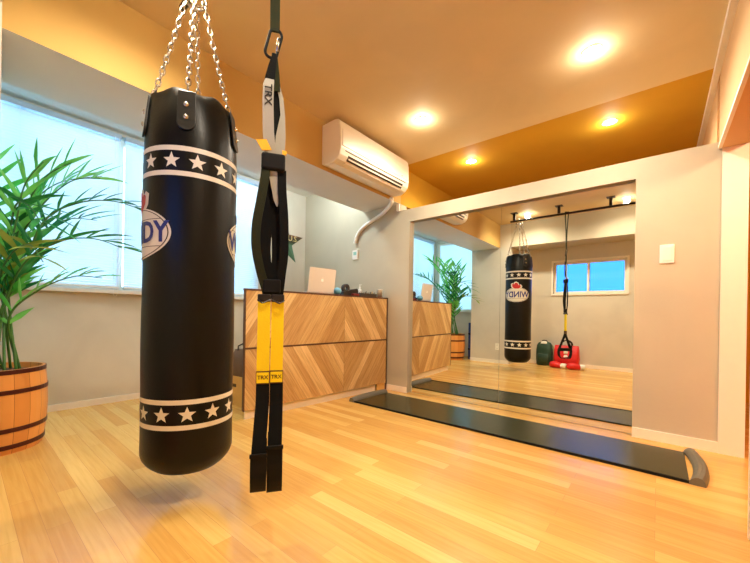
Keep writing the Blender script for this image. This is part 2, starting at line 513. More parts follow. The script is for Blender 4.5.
box(bm, xm + 0.015, BX1 - 0.035, YB - 0.047, YB - 0.043, BZ0 + 0.035, BZ1 - 0.035)
struct('window_pane', bm, M_bglass, w)

# added frosted window in the alcove, made up for pale daylight seen in the mirror
def frost_mat():
    m, nt, b = new_mat('frosted glass of added window'); N, L = nt.nodes, nt.links
    tc = N.new('ShaderNodeTexCoord'); no = N.new('ShaderNodeTexNoise'); no.inputs['Scale'].default_value = 120; L.new(tc.outputs['Object'], no.inputs['Vector'])
    rp = N.new('ShaderNodeValToRGB'); L.new(no.outputs['Fac'], rp.inputs['Fac']); rp.color_ramp.elements[0].color = (0.80, 0.88, 0.92, 1); rp.color_ramp.elements[1].color = (0.90, 0.95, 0.97, 1)
    L.new(rp.outputs['Color'], b.inputs['Base Color']); b.inputs['Roughness'].default_value = 0.4
    tr = N.new('ShaderNodeBsdfTranslucent'); L.new(rp.outputs['Color'], tr.inputs['Color'])
    mx = N.new('ShaderNodeMixShader'); mx.inputs[0].default_value = 0.30
    L.new(b.outputs[0], mx.inputs[1]); L.new(tr.outputs[0], mx.inputs[2]); L.new(mx.outputs[0], N['Material Output'].inputs['Surface'])
    return m
w = struct('window_added', mbox(-3.88, -2.84, YB - 0.10, YB + 0.03, 0.93, 0.95), M_trim)
bm = B()
box(bm, -3.86, -3.82, YB - 0.09, YB - 0.05, 0.95, 2.46); box(bm, -2.90, -2.86, YB - 0.09, YB - 0.05, 0.95, 2.46)
box(bm, -3.82, -2.90, YB - 0.09, YB - 0.05, 0.95, 0.99); box(bm, -3.82, -2.90, YB - 0.09, YB - 0.05, 2.42, 2.46)
struct('window_frame', bm, M_trim, w)
struct('window_pane', mbox(-3.82, -2.90, YB - 0.073, YB - 0.067, 0.99, 2.42), frost_mat(), w)

# big window: sill, frame, panes
w = struct('window_1', mbox(XW - 0.13, XW + 0.05, WY0 - 0.02, WY1 + 0.03, WZ0 - 0.03, WZ0), M_trim)
bm = B(); xg = XW - 0.11
box(bm, xg - 0.02, xg + 0.02, WY0, WY1, WZ0, WZ0 + 0.045); box(bm, xg - 0.02, xg + 0.02, WY0, WY1, WZ1 - 0.045, WZ1)
for y in (WY0, 0.30, 0.965, 1.65, WY1 - 0.04):
    box(bm, xg - 0.02, xg + 0.02, y, y + 0.04, WZ0 + 0.045, WZ1 - 0.045)
struct('window_frame', bm, M_trim, w)
for a, b_ in ((WY0 + 0.04, 0.30), (0.34, 0.965), (1.005, 1.65), (1.69, WY1 - 0.04)):
    struct('window_pane', mbox(xg - 0.003, xg + 0.003, a, b_, WZ0 + 0.045, WZ1 - 0.045), M_glass, w)

# ------------------------------------------------------------------ venetian blinds
M_rail = mat('grey white rail', (178, 190, 202), 0.4)
def blind(y0, y1, label):
    t = thing('venetian_blind', label, 'blind', (XW + 0.02, (y0 + y1) / 2, WZ1), 0, 'white venetian blinds on the window wall')
    h = (y1 - y0) / 2
    obj('headrail', mbox(-0.03, 0.03, -h, h, -0.048, -0.004), M_rail, t, bevel=0.004)
    bm = B(); z = -0.075; n = 0
    zend = -(WZ1 - 1.085)
    th = math.radians(62)
    while z > zend:
        r = 0.0120
        prof = []
        for k in range(4):
            s = -1 + 2 * k / 3
            bow = 0.0022 * (1 - s * s)
            prof.append((s * r * math.cos(th) + bow * math.sin(th), z + s * r * math.sin(th) - bow * math.cos(th)))
        vs = [[bm.verts.new((px, yy, pz)) for px, pz in prof] for yy in (-h + 0.004, h - 0.004)]
        for k in range(3):
            bm.faces.new((vs[0][k], vs[0][k + 1], vs[1][k + 1], vs[1][k]))
        z -= 0.0235; n += 1
    obj('slats', bm, M_slat, t, smooth=True)
    obj('bottom_rail', mbox(-0.012, 0.012, -h + 0.003, h - 0.003, zend - 0.022, zend - 0.006), M_white, t, bevel=0.003)
    for f in (-0.62, 0.0, 0.62):
        bm = B(); tube(bm, [(0.0155, f * h, -0.045), (0.0155, f * h, zend - 0.01)], 0.0012, 5)
        obj('ladder_cord', bm, M_white, t)
    bm = B()
    yb = h - 0.02
    pts = [(0.036, yb - 0.03, -0.04), (0.036, yb - 0.03, zend - 0.07)] + [(0.036, yb - 0.015 - 0.015 * math.cos(PI * k / 6), zend - 0.07 - 0.025 * math.sin(PI * k / 6)) for k in range(1, 6)] + [(0.036, yb, zend - 0.07), (0.036, yb, -0.04)]
    tube(bm, pts, 0.0016, 5); obj('pull_cord', bm, M_white, t)
blind(-0.37, 0.955, 'closed white venetian blind behind the palm fronds, left of the bright slit')
blind(0.985, 2.41, 'closed white venetian blind behind the hanging punching bag, right of the bright slit')

# ------------------------------------------------------------------ mirror
seam = -1.14
obj_ = obj('mirror_panel', mbox(MX0 + 0.002, seam - 0.001, YM, YM + 0.005, 0.004, MZ1 - 0.003), M_mirror)
tag(obj_, 'left frameless mirror sheet set in the partition, reflecting counter and palm', 'mirror', 'wall mirror sheets')
obj_ = obj('mirror_panel', mbox(seam + 0.001, MX1 - 0.002, YM, YM + 0.005, 0.004, MZ1 - 0.003), M_mirror)
tag(obj_, 'right frameless mirror sheet, reflecting the punching bag and the small window', 'mirror', 'wall mirror sheets')

# ------------------------------------------------------------------ slide board in front of the mirror
t = thing('slide_board', 'long dark low slide board lying on the floor before the mirror', 'slide board', (-1.07, 2.73, 0))
t.rotation_euler = (0, 0, 0.0)
bm = B()
poly_prism(bm, [(-1.208, 0.0), (1.208, 0.0), (1.208, 0.012), (-1.208, 0.012)], -0.255, 0.255, lambda u, v, w_: (u, w_, v))
obj('board', bm, M_mat, t, bevel=0.003)
obj('edge_strip', mbox(-1.208, 1.208, -0.266, -0.2555, 0.0, 0.016), M_rubber, t)
for s in (-1, 1):
    prof = [(1.205, 0.0125), (1.212, 0.026), (1.226, 0.038), (1.240, 0.042), (1.256, 0.038), (1.268, 0.022), (1.272, 0.0), (1.206, 0.0)]
    bm = B()
    # bumper bowed outwards in plan
    rows = []
    for k in range(9):
        y = -0.27 + 0.54 * k / 8
        bow = 0.03 * (1 - (y / 0.27) ** 2)
        rows.append([bm.verts.new((s * (u + bow), y, v)) for i, (u, v) in enumerate(prof)])
    for a, b_ in zip(rows, rows[1:]):
        for i in range(len(prof)):
            j = (i + 1) % len(prof)
            bm.faces.new((a[i], a[j], b_[j], b_[i]))
    bm.faces.new(rows[0]); bm.faces.new(rows[-1])
    o = obj('end_bumper', bm, M_matend, t)
    o['label'] = 'grey rubber end bumper'

# ------------------------------------------------------------------ reception counter
CX = -2.531; CY0, CY1, CZ = 1.444, YP - 0.006, 1.054
CROT = -0.070
def cpos(x, y, z):
    dx, dy = x - CX, y - CY0; c_, s_ = math.cos(CROT), math.sin(CROT)
    return (CX + c_ * dx - s_ * dy, CY0 + s_ * dx + c_ * dy, z)
yc = 2.50
M_chu = chevron_mat('oak chevron planks pointing up', yc - CY0, 1)
M_chl = chevron_mat('oak chevron planks pointing down', yc - CY0, -1)
t = thing('reception_counter', 'wooden reception counter faced with chevron oak planks, left of the mirror wall', 'counter', (CX, CY0, 0), CROT)
k0, k1 = CX, CY0
yc -= CY0; CY1 -= CY0; CX = 0.0; CY0 = 0.0
bm = B()
box(bm, CX - 0.022, CX - 0.012, CY0, CY1, 0.075, CZ - 0.014)
box(bm, CX - 0.30, CX - 0.022, 0.53, CY1 - 0.028, 0.0755, CZ - 0.014)
obj('carcass', bm, M_edge, t)
bm = B()
box(bm, CX - 0.022, CX + 0.003, CY0 - 0.004, CY1, CZ - 0.014, CZ)
box(bm, CX - 0.32, CX - 0.022, 0.51, CY1 - 0.028, CZ - 0.014, CZ)
obj('countertop', bm, M_edge, t)
zm = 0.573
for nm, z0, z1, m_ in (('chevron_panel', zm + 0.008, CZ - 0.015, M_chu), ('chevron_panel', 0.078, zm - 0.008, M_chl)):
    obj(nm, mbox(CX - 0.0118, CX, CY0 + 0.012, CY1 - 0.020, z0, z1), m_, t)
bm = B()
box(bm, CX - 0.0118, CX + 0.002, CY0, CY0 + 0.011, 0.072, CZ - 0.0142)
box(bm, CX - 0.0118, CX + 0.002, CY1 - 0.019, CY1, 0.0, CZ - 0.0142)
box(bm, CX - 0.0118, CX + 0.0015, CY0 + 0.011, CY1 - 0.019, zm - 0.007, zm + 0.007)
obj('edge_frame', bm, M_edge, t)
obj('toe_kick', mbox(CX - 0.045, CX - 0.030, CY0 + 0.03, CY1 - 0.16, 0.0, 0.0745), M_trim, t)
obj('corner_block', mbox(CX - 0.022, CX - 0.012, CY1 - 0.15, CY1 - 0.02, 0.0, 0.0745), M_cardb, t)
CX, CY0 = k0, k1

# laptop
t = thing('laptop', 'open pale aluminium laptop on the reception counter, logo facing out', 'laptop', cpos(CX - 0.12, 2.235, CZ), CROT)
obj('base', mbox(-0.16, 0.06, -0.158, 0.158, 0.001, 0.014), M_alu, t, bevel=0.004)
obj('keyboard', mbox(-0.12, 0.0, -0.135, 0.135, 0.0142, 0.0152), M_rubber, t)
bm = B()
a = math.radians(8)
f = lambda u, v, w_: (0.064 + math.sin(a) * v + w_ * math.cos(a) - 0.0, u, 0.014 + math.cos(a) * v - w_ * math.sin(a))
rr = 0.012; pts = []
for cxx, cyy, a0 in ((0.158 - rr, 0.232 - rr, 0), (-0.158 + rr, 0.232 - rr, PI / 2), (-0.158 + rr, rr * 0 + 0.0, None), (0.158 - rr, 0.0, None)):
    if a0 is None:
        pts.append((math.copysign(0.158, cxx), 0.0))
    else:
        for k in range(5):
            an = a0 + k * PI / 8; pts.append((cxx + rr * math.cos(an), cyy + rr * math.sin(an)))
poly_prism(bm, pts, 0.0, 0.006, f)
lid = obj('lid', bm, M_alu, t)
obj('screen', xf(mbox(-0.148, 0.148, 0.012, 0.222, -0.0012, -0.0004), lambda x, y, z: f(x, y, z)), M_rubber, t)
# apple-like mark on the lid
bm = B()
pts = []
for k in range(24):
    an = 2 * PI * k / 24
    r = 0.016 * (1 + 0.10 * math.cos(2 * an) * 0 - 0.22 * max(0, math.cos(an - PI / 2)) ** 8 - 0.14 * max(0, math.cos(an + PI / 2)) ** 10)
    if abs(math.atan2(math.sin(an - 0.25), math.cos(an - 0.25))) < 0.32:
        r *= 0.76
    pts.append((r * math.cos(an), 0.118 + r * math.sin(an)))
poly_prism(bm, pts, 0.006, 0.0067, f)
poly_prism(bm, [(0.0, 0.1335), (0.0065, 0.137), (0.009, 0.1435), (0.002, 0.1405)], 0.006, 0.0067, f)
obj('logo', bm, M_glow, lid)

# things on the counter
M_bball = mat('light blue rubber', (96, 160, 196), 0.6)
M_blk = mat('glossy black plastic', (26, 24, 26), 0.3)
M_dred = mat('dark red cloth', (120, 34, 34), 0.8)
cx_ = CX - 0.040
o = obj('massage_ball', B(), M_bball)
bm = B(); bmesh.ops.create_uvsphere(bm, u_segments=20, v_segments=12, radius=0.042)
xf(bm, lambda x, y, z: (x, y, z * 0.88 + 0.037)); bm.to_mesh(o.data); bm.free()
for p in o.data.polygons: p.use_smooth = True
o.location = cpos(cx_, 2.43, CZ); tag(o, 'small light blue ball on the counter beside the laptop', 'ball')
t = thing('tape_dispenser', 'black desk dispenser with a curved reel on the counter, beside the blue ball', 'dispenser', cpos(cx_ - 0.03, 2.60, CZ), CROT)
bm = B(); poly_prism(bm, [(-0.09, 0), (0.12, 0), (0.125, 0.06), (0.11, 0.08), (0.02, 0.066), (-0.02, 0.05), (-0.09, 0.04)], -0.03, 0.03, lambda u, v, w_: (w_, u, v))
obj('body', bm, M_blk, t, bevel=0.004)
bm = B(); lathe(bm, [(0.022, -0.018), (0.045, -0.018), (0.045, 0.018), (0.022, 0.018), (0.022, -0.018)], 24, cap=False)
xf(bm, lambda x, y, z: (z, y - 0.035, x + 0.075)); obj('reel', bm, M_dark, t)
o = obj('folded_cloth', mbox(-0.02, 0.02, -0.045, 0.045, 0, 0.022), M_dred, bevel=0.008, bseg=3); o.location = cpos(CX - 0.020, 2.66, CZ); o.rotation_euler.z = CROT
tag(o, 'small dark red folded cloth at the counter edge before the black dispenser', 'cloth')
t = thing('pen_tray', 'low dark tray holding a row of short upright pens on the counter', 'tray', cpos(cx_ - 0.03, 2.89, CZ), CROT)
bm = B(); box(bm, -0.028, 0.028, -0.125, 0.125, 0, 0.006)
for a_, b_, c_, d_ in ((-0.028, -0.024, -0.125, 0.125), (0.024, 0.028, -0.125, 0.125), (-0.024, 0.024, -0.125, -0.121), (-0.024, 0.024, 0.121, 0.125)):
    box(bm, a_, b_, c_, d_, 0.006, 0.036)
obj('tray_box', bm, M_dark, t)
pc = [M_blk, M_bleather, M_steel, M_blk, M_dark, M_cardb]
for k in range(14):
    y = -0.112 + k * 0.0172
    bm = B(); tube(bm, [(random.uniform(-0.012, 0.012), y, 0.0062), (random.uniform(-0.012, 0.012), y + random.uniform(-0.002, 0.002), random.uniform(0.044, 0.066))], 0.0042, 8)
    obj('pen', bm, pc[k % 6], t)
t = thing('pump_bottle', 'small clear bottle with white pump behind the pen tray', 'bottle', cpos(cx_ - 0.10, 2.84, CZ), CROT)
bm = B(); lathe(bm, [(0.019, 0.0), (0.021, 0.004), (0.021, 0.07), (0.017, 0.084), (0.008, 0.092), (0.008, 0.1)], 20)
obj('bottle_body', bm, mat('translucent pale plastic', (232, 236, 230), 0.2), t, smooth=True)
bm = B(); lathe(bm, [(0.010, 0.1), (0.010, 0.112), (0.004, 0.114), (0.004, 0.128), (0.009, 0.130), (0.009, 0.137)], 14); box(bm, -0.004, 0.026, -0.004, 0.004, 0.130, 0.136)
obj('pump', bm, M_white, t)
t = thing('paper_cup', 'white paper cup on the counter near its right end', 'cup', cpos(cx_, 3.06, CZ))
bm = B(); lathe(bm, [(0.0, 0.004), (0.024, 0.002), (0.026, 0.0), (0.0345, 0.088), (0.0365, 0.090), (0.0345, 0.092), (0.032, 0.088), (0.0235, 0.006), (0.0, 0.006)], 24, cap=False)
obj('cup_wall', bm, M_white, t, smooth=True)
bm = B(); tube(bm, [(0.0335 * math.cos(2 * PI * k / 24), 0.0335 * math.sin(2 * PI * k / 24), 0.091) for k in range(25)], 0.0018, 6, cap=False)
obj('cup_rim', bm, M_white, t, smooth=True)

# carton and bag behind the counter end
t = thing('storage_carton', 'tan open storage box on the floor behind the left end of the counter', 'box', (-3.06, 1.80, 0), 0.1)
bm = B(); w_, d_, h_ = 0.20, 0.17, 0.27
box(bm, -w_, w_, -d_, d_, 0, 0.006)
for q in ((-w_, w_, -d_, -d_ + 0.006), (-w_, w_, d_ - 0.006, d_), (-w_, -w_ + 0.006, -d_ + 0.006, d_ - 0.006), (w_ - 0.006, w_, -d_ + 0.006, d_ - 0.006)):
    box(bm, q[0], q[1], q[2], q[3], 0.006, h_)
obj('box_body', bm, M_cardb, t)
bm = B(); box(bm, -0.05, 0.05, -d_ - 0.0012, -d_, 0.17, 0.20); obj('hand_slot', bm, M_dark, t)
t = thing('leather_handbag', 'brown leather bag sitting in the tan box behind the counter end', 'bag', (-3.06, 1.80, 0.0062), 0.1)
bm = B()
rings = []
for k in range(9):
    z = 0.0 + 0.49 * k / 8
    s = 1.0 if z < 0.26 else 1 - 0.55 * ((z - 0.26) / 0.23) ** 2
    rings.append([bm.verts.new((0.185 * (0.9 + 0.1 * s) * math.copysign(abs(math.cos(a)) ** 0.6, math.cos(a)), 0.15 * s * math.copysign(abs(math.sin(a)) ** 0.6, math.sin(a)), z)) for a in [2 * PI * i / 24 for i in range(24)]])
for a_, b_ in zip(rings, rings[1:]):
    for i in range(24):
        bm.faces.new((a_[i], a_[(i + 1) % 24], b_[(i + 1) % 24], b_[i]))
bm.faces.new(rings[0]); bm.faces.new(rings[-1])
obj('bag_body', bm, M_bleather, t, smooth=True)
bm = B(); tube(bm, [(-0.09, -0.06, 0.46), (-0.07, -0.07, 0.53), (0, -0.07, 0.555), (0.07, -0.07, 0.53), (0.09, -0.06, 0.46)], 0.007, 8); obj('strap_handle', bm, M_dark, t, smooth=True)

# ------------------------------------------------------------------ air conditioner
ay0, ay1 = 1.98, 2.98
t = thing('air_conditioner', 'white wall mounted air conditioner on the ochre beam above the counter', 'air conditioner', (-2.259, (ay0 + ay1) / 2, 2.10))
L2 = (ay1 - ay0) / 2
prof = [(0, 0.385), (0.15, 0.388), (0.19, 0.380), (0.215, 0.355), (0.228, 0.30), (0.230, 0.14), (0.218, 0.085), (0.19, 0.052), (0.14, 0.028), (0.05, 0.030), (0, 0.045)]
bm = B()
poly_prism(bm, prof, -L2, L2, lambda u, v, w_: (u, w_, v))
obj('shell', bm, M_acw, t, bevel=0.008, bseg=3)
# front panel, slightly proud
bm = B()
pp = [(0.2305, 0.292), (0.2325, 0.292), (0.2345, 0.15), (0.2325, 0.15)]
poly_prism(bm, [(0.2285, 0.295), (0.2335, 0.292), (0.2350, 0.155), (0.2300, 0.152)], -L2 + 0.02, L2 - 0.02, lambda u, v, w_: (u, w_, v))
obj('front_panel', bm, M_acw, t, bevel=0.0015)
# outlet slot and louvres
def slot(u0, v0, u1, v1, off, y0, y1, m_, nm, th=0.004):
    n = Vector((v1 - v0, -(u1 - u0))).normalized()
    if n.x < 0 and n.y > 0: n = -n
    n = Vector((abs(n.x), -abs(n.y)))
    bm = B()
    P = [(u0 + n.x * off, v0 + n.y * off), (u1 + n.x * off, v1 + n.y * off), (u1 + n.x * (off + th), v1 + n.y * (off + th)), (u0 + n.x * (off + th), v0 + n.y * (off + th))]
    poly_prism(bm, P, y0, y1, lambda u, v, w_: (u, w_, v))
    return obj(nm, bm, m_, t)
slot(0.222, 0.098, 0.198, 0.058, 0.0005, -L2 + 0.10, L2 - 0.10, M_dark, 'air_outlet', 0.003)
slot(0.213, 0.081, 0.207, 0.071, 0.0045, -L2 + 0.11, L2 - 0.11, M_acw, 'louvre', 0.005)
slot(0.186, 0.049, 0.152, 0.033, 0.0005, -L2 + 0.10, L2 - 0.10, M_acw, 'air_flap', 0.005)
obj('indicator', mbox(0.2352, 0.2362, L2 - 0.14, L2 - 0.12, 0.17, 0.176), M_dark, t)
slot(0.2275, 0.128, 0.2265, 0.122, 0.0005, -L2 + 0.06, L2 - 0.06, M_dark, 'panel_seam', 0.003)
# drain hose and its wall cover
bm = B()
pts = [(-2.215, 2.93, 2.105), (-2.30, 3.03, 2.082), (-2.46, 3.10, 2.03), (-2.62, 3.128, 1.985), (-2.76, 3.135, 1.94), (-2.86, 3.1405, 1.88), (-2.91, 3.1405, 1.81), (-2.93, 3.1405, 1.74)]
def smooth_path(pts, n=6):
    P = [Vector(p) for p in pts]; out = []
    for i in range(len(P) - 1):
        p0 = P[max(0, i - 1)]; p1 = P[i]; p2 = P[i + 1]; p3 = P[min(len(P) - 1, i + 2)]
        for k in range(n):
            s = k / n
            out.append(0.5 * ((2 * p1) + (-p0 + p2) * s + (2 * p0 - 5 * p1 + 4 * p2 - p3) * s * s + (-p0 + 3 * p1 - 3 * p2 + p3) * s ** 3))
    out.append(P[-1]); return out
sp = smooth_path(pts, 10)
tube(bm, sp, [0.021 + 0.0015 * (i % 2) for i in range(len(sp))], 12)
tag(obj('insulated_pipe', bm, M_white, smooth=True), 'white wrapped pipe curving from the air conditioner down the wall', 'pipe')
tag(obj('pipe_cover', mbox(-2.300, -2.262, YP - 0.03, YP - 0.002, 2.03, 2.16), M_white, bevel=0.004), 'short white vertical duct cover under the right end of the air conditioner', 'duct')

# thermostat, switch, outlet
t = thing('wall_controller', 'small white controller with a green display on the wall above the counter', 'controller', (-2.935, YP, 1.60))
obj('housing', mbox(-0.045, 0.045, -0.020, -0.001, -0.058, 0.058), M_white, t, bevel=0.004)
obj('display', mbox(-0.024, 0.024, -0.0215, -0.0202, -0.004, 0.036), mat('green grey display', (150, 206, 186), 0.3), t)
t = thing('light_switch', 'white square light switch on the wall right of the mirror', 'switch', (0.040, YP, 1.323))
obj('plate', mbox(-0.040, 0.040, -0.009, -0.001, -0.066, 0.066), M_white, t, bevel=0.004, bseg=3)
obj('rocker', mbox(-0.026, 0.026, -0.0125, -0.0092, -0.048, 0.048), M_white, t, bevel=0.002)
t = thing('power_outlet', 'white power outlet low on the column, seen in the mirror', 'outlet', (-2.28, 0.101, 0.30))
obj('plate', mbox(-0.036, 0.036, 0.0, 0.008, -0.06, 0.06), M_white, t, bevel=0.003)
for z in (-0.03, 0.03):
    bm = B(); box(bm, -0.010, -0.007, 0.0082, 0.0092, z - 0.008, z + 0.008); box(bm, 0.007, 0.010, 0.0082, 0.0092, z - 0.008, z + 0.008)
    obj('socket', bm, M_dark, t)

# ------------------------------------------------------------------ star sign on the window wall
t = thing('star_sign', 'green and rust metal star sign on the wall beyond the blinds', 'sign', (XW + 0.002, 2.80, 1.83))
def two_tone_star():
    m, nt, b = new_mat('green and rust enamel'); N, L = nt.nodes, nt.links
    tc = N.new('ShaderNodeTexCoord'); sp = N.new('ShaderNodeSeparateXYZ'); L.new(tc.outputs['Object'], sp.inputs[0])
    no = N.new('ShaderNodeTexNoise'); no.inputs['Scale'].default_value = 9; no.inputs['Detail'].default_value = 5; L.new(tc.outputs['Object'], no.inputs['Vector'])
    ad = N.new('ShaderNodeMath'); ad.operation = 'MULTIPLY_ADD'; L.new(no.outputs['Fac'], ad.inputs[0]); ad.inputs[1].default_value = 0.10; L.new(sp.outputs['Z'], ad.inputs[2])
    rp = N.new('ShaderNodeValToRGB'); L.new(ad.outputs[0], rp.inputs['Fac'])
    rp.color_ramp.interpolation = 'LINEAR'
    e = rp.color_ramp.elements
    e[0].position = 0.0; e[0].color = srgb(72, 112, 84)
    e[1].position = 0.22; e[1].color = srgb(168, 96, 62)
    x = e.new(0.06); x.color = srgb(58, 62, 40); x = e.new(0.13); x.color = srgb(74, 58, 38)
    L.new(rp.outputs['Color'], b.inputs['Base Color']); b.inputs['Roughness'].default_value = 0.45
    return m
M_star = two_tone_star()
bm = B()
P = star_pts(0.326, 0.326 * 0.40)
c0 = bm.verts.new((0.045, 0, 0)); ring = [bm.verts.new((0.006, y, z)) for y, z in P]; back = [bm.verts.new((0.0, y, z)) for y, z in P]
for i in range(10):
    j = (i + 1) % 10
    bm.faces.new((c0, ring[i], ring[j])); bm.faces.new((ring[i], back[i], back[j], ring[j]))
bm.faces.new(back)
st = obj('star_plate', bm, M_star, t)
bm = text_bm('U.S.', 0.11, 0.001)
xf(bm, lambda x, y, z: (0.044 + z - 0.10 * max(0, x), x + 0.115, y + 0.045))
obj('lettering', bm, mat('gold lettering', (222, 200, 140), 0.5), t)

# ------------------------------------------------------------------ pull-up bar on the ceiling
BY, BZ = 0.705, 2.40
t = thing('ceiling_bar', 'black steel bar hung from the ceiling on short posts, seen in the mirror', 'bar', (-0.8, BY, ZC))
bm = B(); tube(bm, [(-1.08, 0, BZ - ZC), (1.05, 0, BZ - ZC)], 0.016, 14); obj('rail', bm, M_blackmetal, t, smooth=True)
for x in (-1.82, -1.17, -0.527, 0.12):
    bm = B(); box(bm, x + 0.8 - 0.018, x + 0.8 + 0.018, -0.018, 0.018, BZ - ZC + 0.014, -0.006)
    p_ = obj('post', bm, M_blackmetal, t)
    obj('mounting_plate', mbox(x + 0.8 - 0.05, x + 0.8 + 0.05, -0.05, 0.05, -0.006, -0.0005), M_blackmetal, p_)

# ------------------------------------------------------------------ punching bag
BGX, BGY = -1.736, 0.711
RB = 0.195
t = thing('punching_bag', 'tall black leather punching bag with white star bands hanging on chains', 'punching bag', (BGX, BGY, 0.14))
S = 64
bm = B()
tab_az = [121, 47, 192, 300]
def rad(z, a):
    """radius of the bag at height z (local), angle a"""
    r = RB + 0.002 * math.sin(3 * a + 1.0) + 0.0016 * math.sin(z * 9 + 2 * a)
    if z < 0.09:
        q = 1 - z / 0.09
        r *= 1 - 0.30 * q ** 2.2
    if z > 1.50:
        q = (z - 1.50) / 0.20
        ta = max(math.exp(-((((PI / 2 - a) - math.radians(d_) + PI) % (2 * PI)) - PI) ** 2 / 0.10) for d_ in tab_az)
        r *= 1 - 0.17 * q ** 1.3 * (1 - 0.55 * ta) - 0.012 * q * math.sin(9 * a)
    return r
zs = [0.0, 0.008, 0.02, 0.035, 0.055, 0.075, 0.10, 0.14] + [0.2 + 0.1 * k for k in range(13)] + [1.48, 1.54, 1.60, 1.645, 1.67]
rings = []
for z in zs:
    rings.append([bm.verts.new((rad(z, 2 * PI * i / S) * math.cos(2 * PI * i / S), rad(z, 2 * PI * i / S) * math.sin(2 * PI * i / S), z + (0.0 if z < 1.66 else 0.014 * math.sin(4 * 2 * PI * i / S + 0.6) + 0.006 * math.sin(11 * 2 * PI * i / S)))) for i in range(S)])
# lip, then the sunken top
for rr_, z in ((0.158, 1.694), (0.150, 1.700), (0.138, 1.694), (0.132, 1.66), (0.130, 1.62)):
    rings.append([bm.verts.new((rr_ * math.cos(2 * PI * i / S) * (1 + 0.03 * math.sin(10 * 2 * PI * i / S)), rr_ * math.sin(2 * PI * i / S) * (1 + 0.03 * math.sin(7 * 2 * PI * i / S)), z + 0.008 * math.sin(5 * 2 * PI * i / S))) for i in range(S)])
for a_, b_ in zip(rings, rings[1:]):
    for i in range(S):
        bm.faces.new((a_[i], a_[(i + 1) % S], b_[(i + 1) % S], b_[i]))
bm.faces.new(rings[0]); bm.faces.new(rings[-1])
obj('bag_body', bm, M_bag, t, smooth=True)

def az(deg, z, off):
    """point on the bag: azimuth from +Y clockwise towards +X (viewed from above), offset from the skin"""
    a = math.radians(deg); an = PI / 2 - a
    r = rad(z, an % (2 * PI)) + off
    return (r * math.sin(a), r * math.cos(a), z)
def band_bm(z0, z1, off=0.0016):
    bm = B(); n = 96; rr_ = []
    for k in range(n):
        d = 360 * k / n
        rr_.append((bm.verts.new(az(d, z0, off)), bm.verts.new(az(d, z1, off))))
    for k in range(n):
        a_, b_ = rr_[k], rr_[(k + 1) % n]
        bm.faces.new((a_[0], a_[1], b_[1], b_[0]))
    return bm
def star_on(bm, deg, z, R):
    c = bm.verts.new(az(deg, z, 0.0022))
    vs = [bm.verts.new(az(deg + math.degrees(u / RB), z + v, 0.0022)) for u, v in star_pts(R, R * 0.42)]
    for i in range(10):
        bm.faces.new((c, vs[i], vs[(i + 1) % 10]))
for zlo, zhi, off_ in ((0.356 - 0.14, 0.486 - 0.14, 112.3 + 2.0), (1.445 - 0.14, 1.573 - 0.14, 112.3 - 5)):
    obj('white_stripe', band_bm(zlo, zlo + 0.021), M_print, t, smooth=True)
    obj('white_stripe', band_bm(zhi - 0.021, zhi), M_print, t, smooth=True)
    for k in range(12):
        bm = B(); star_on(bm, off_ + 30 * k, (zlo + zhi) / 2, 0.036)
        obj('star_print', bm, M_print, t)

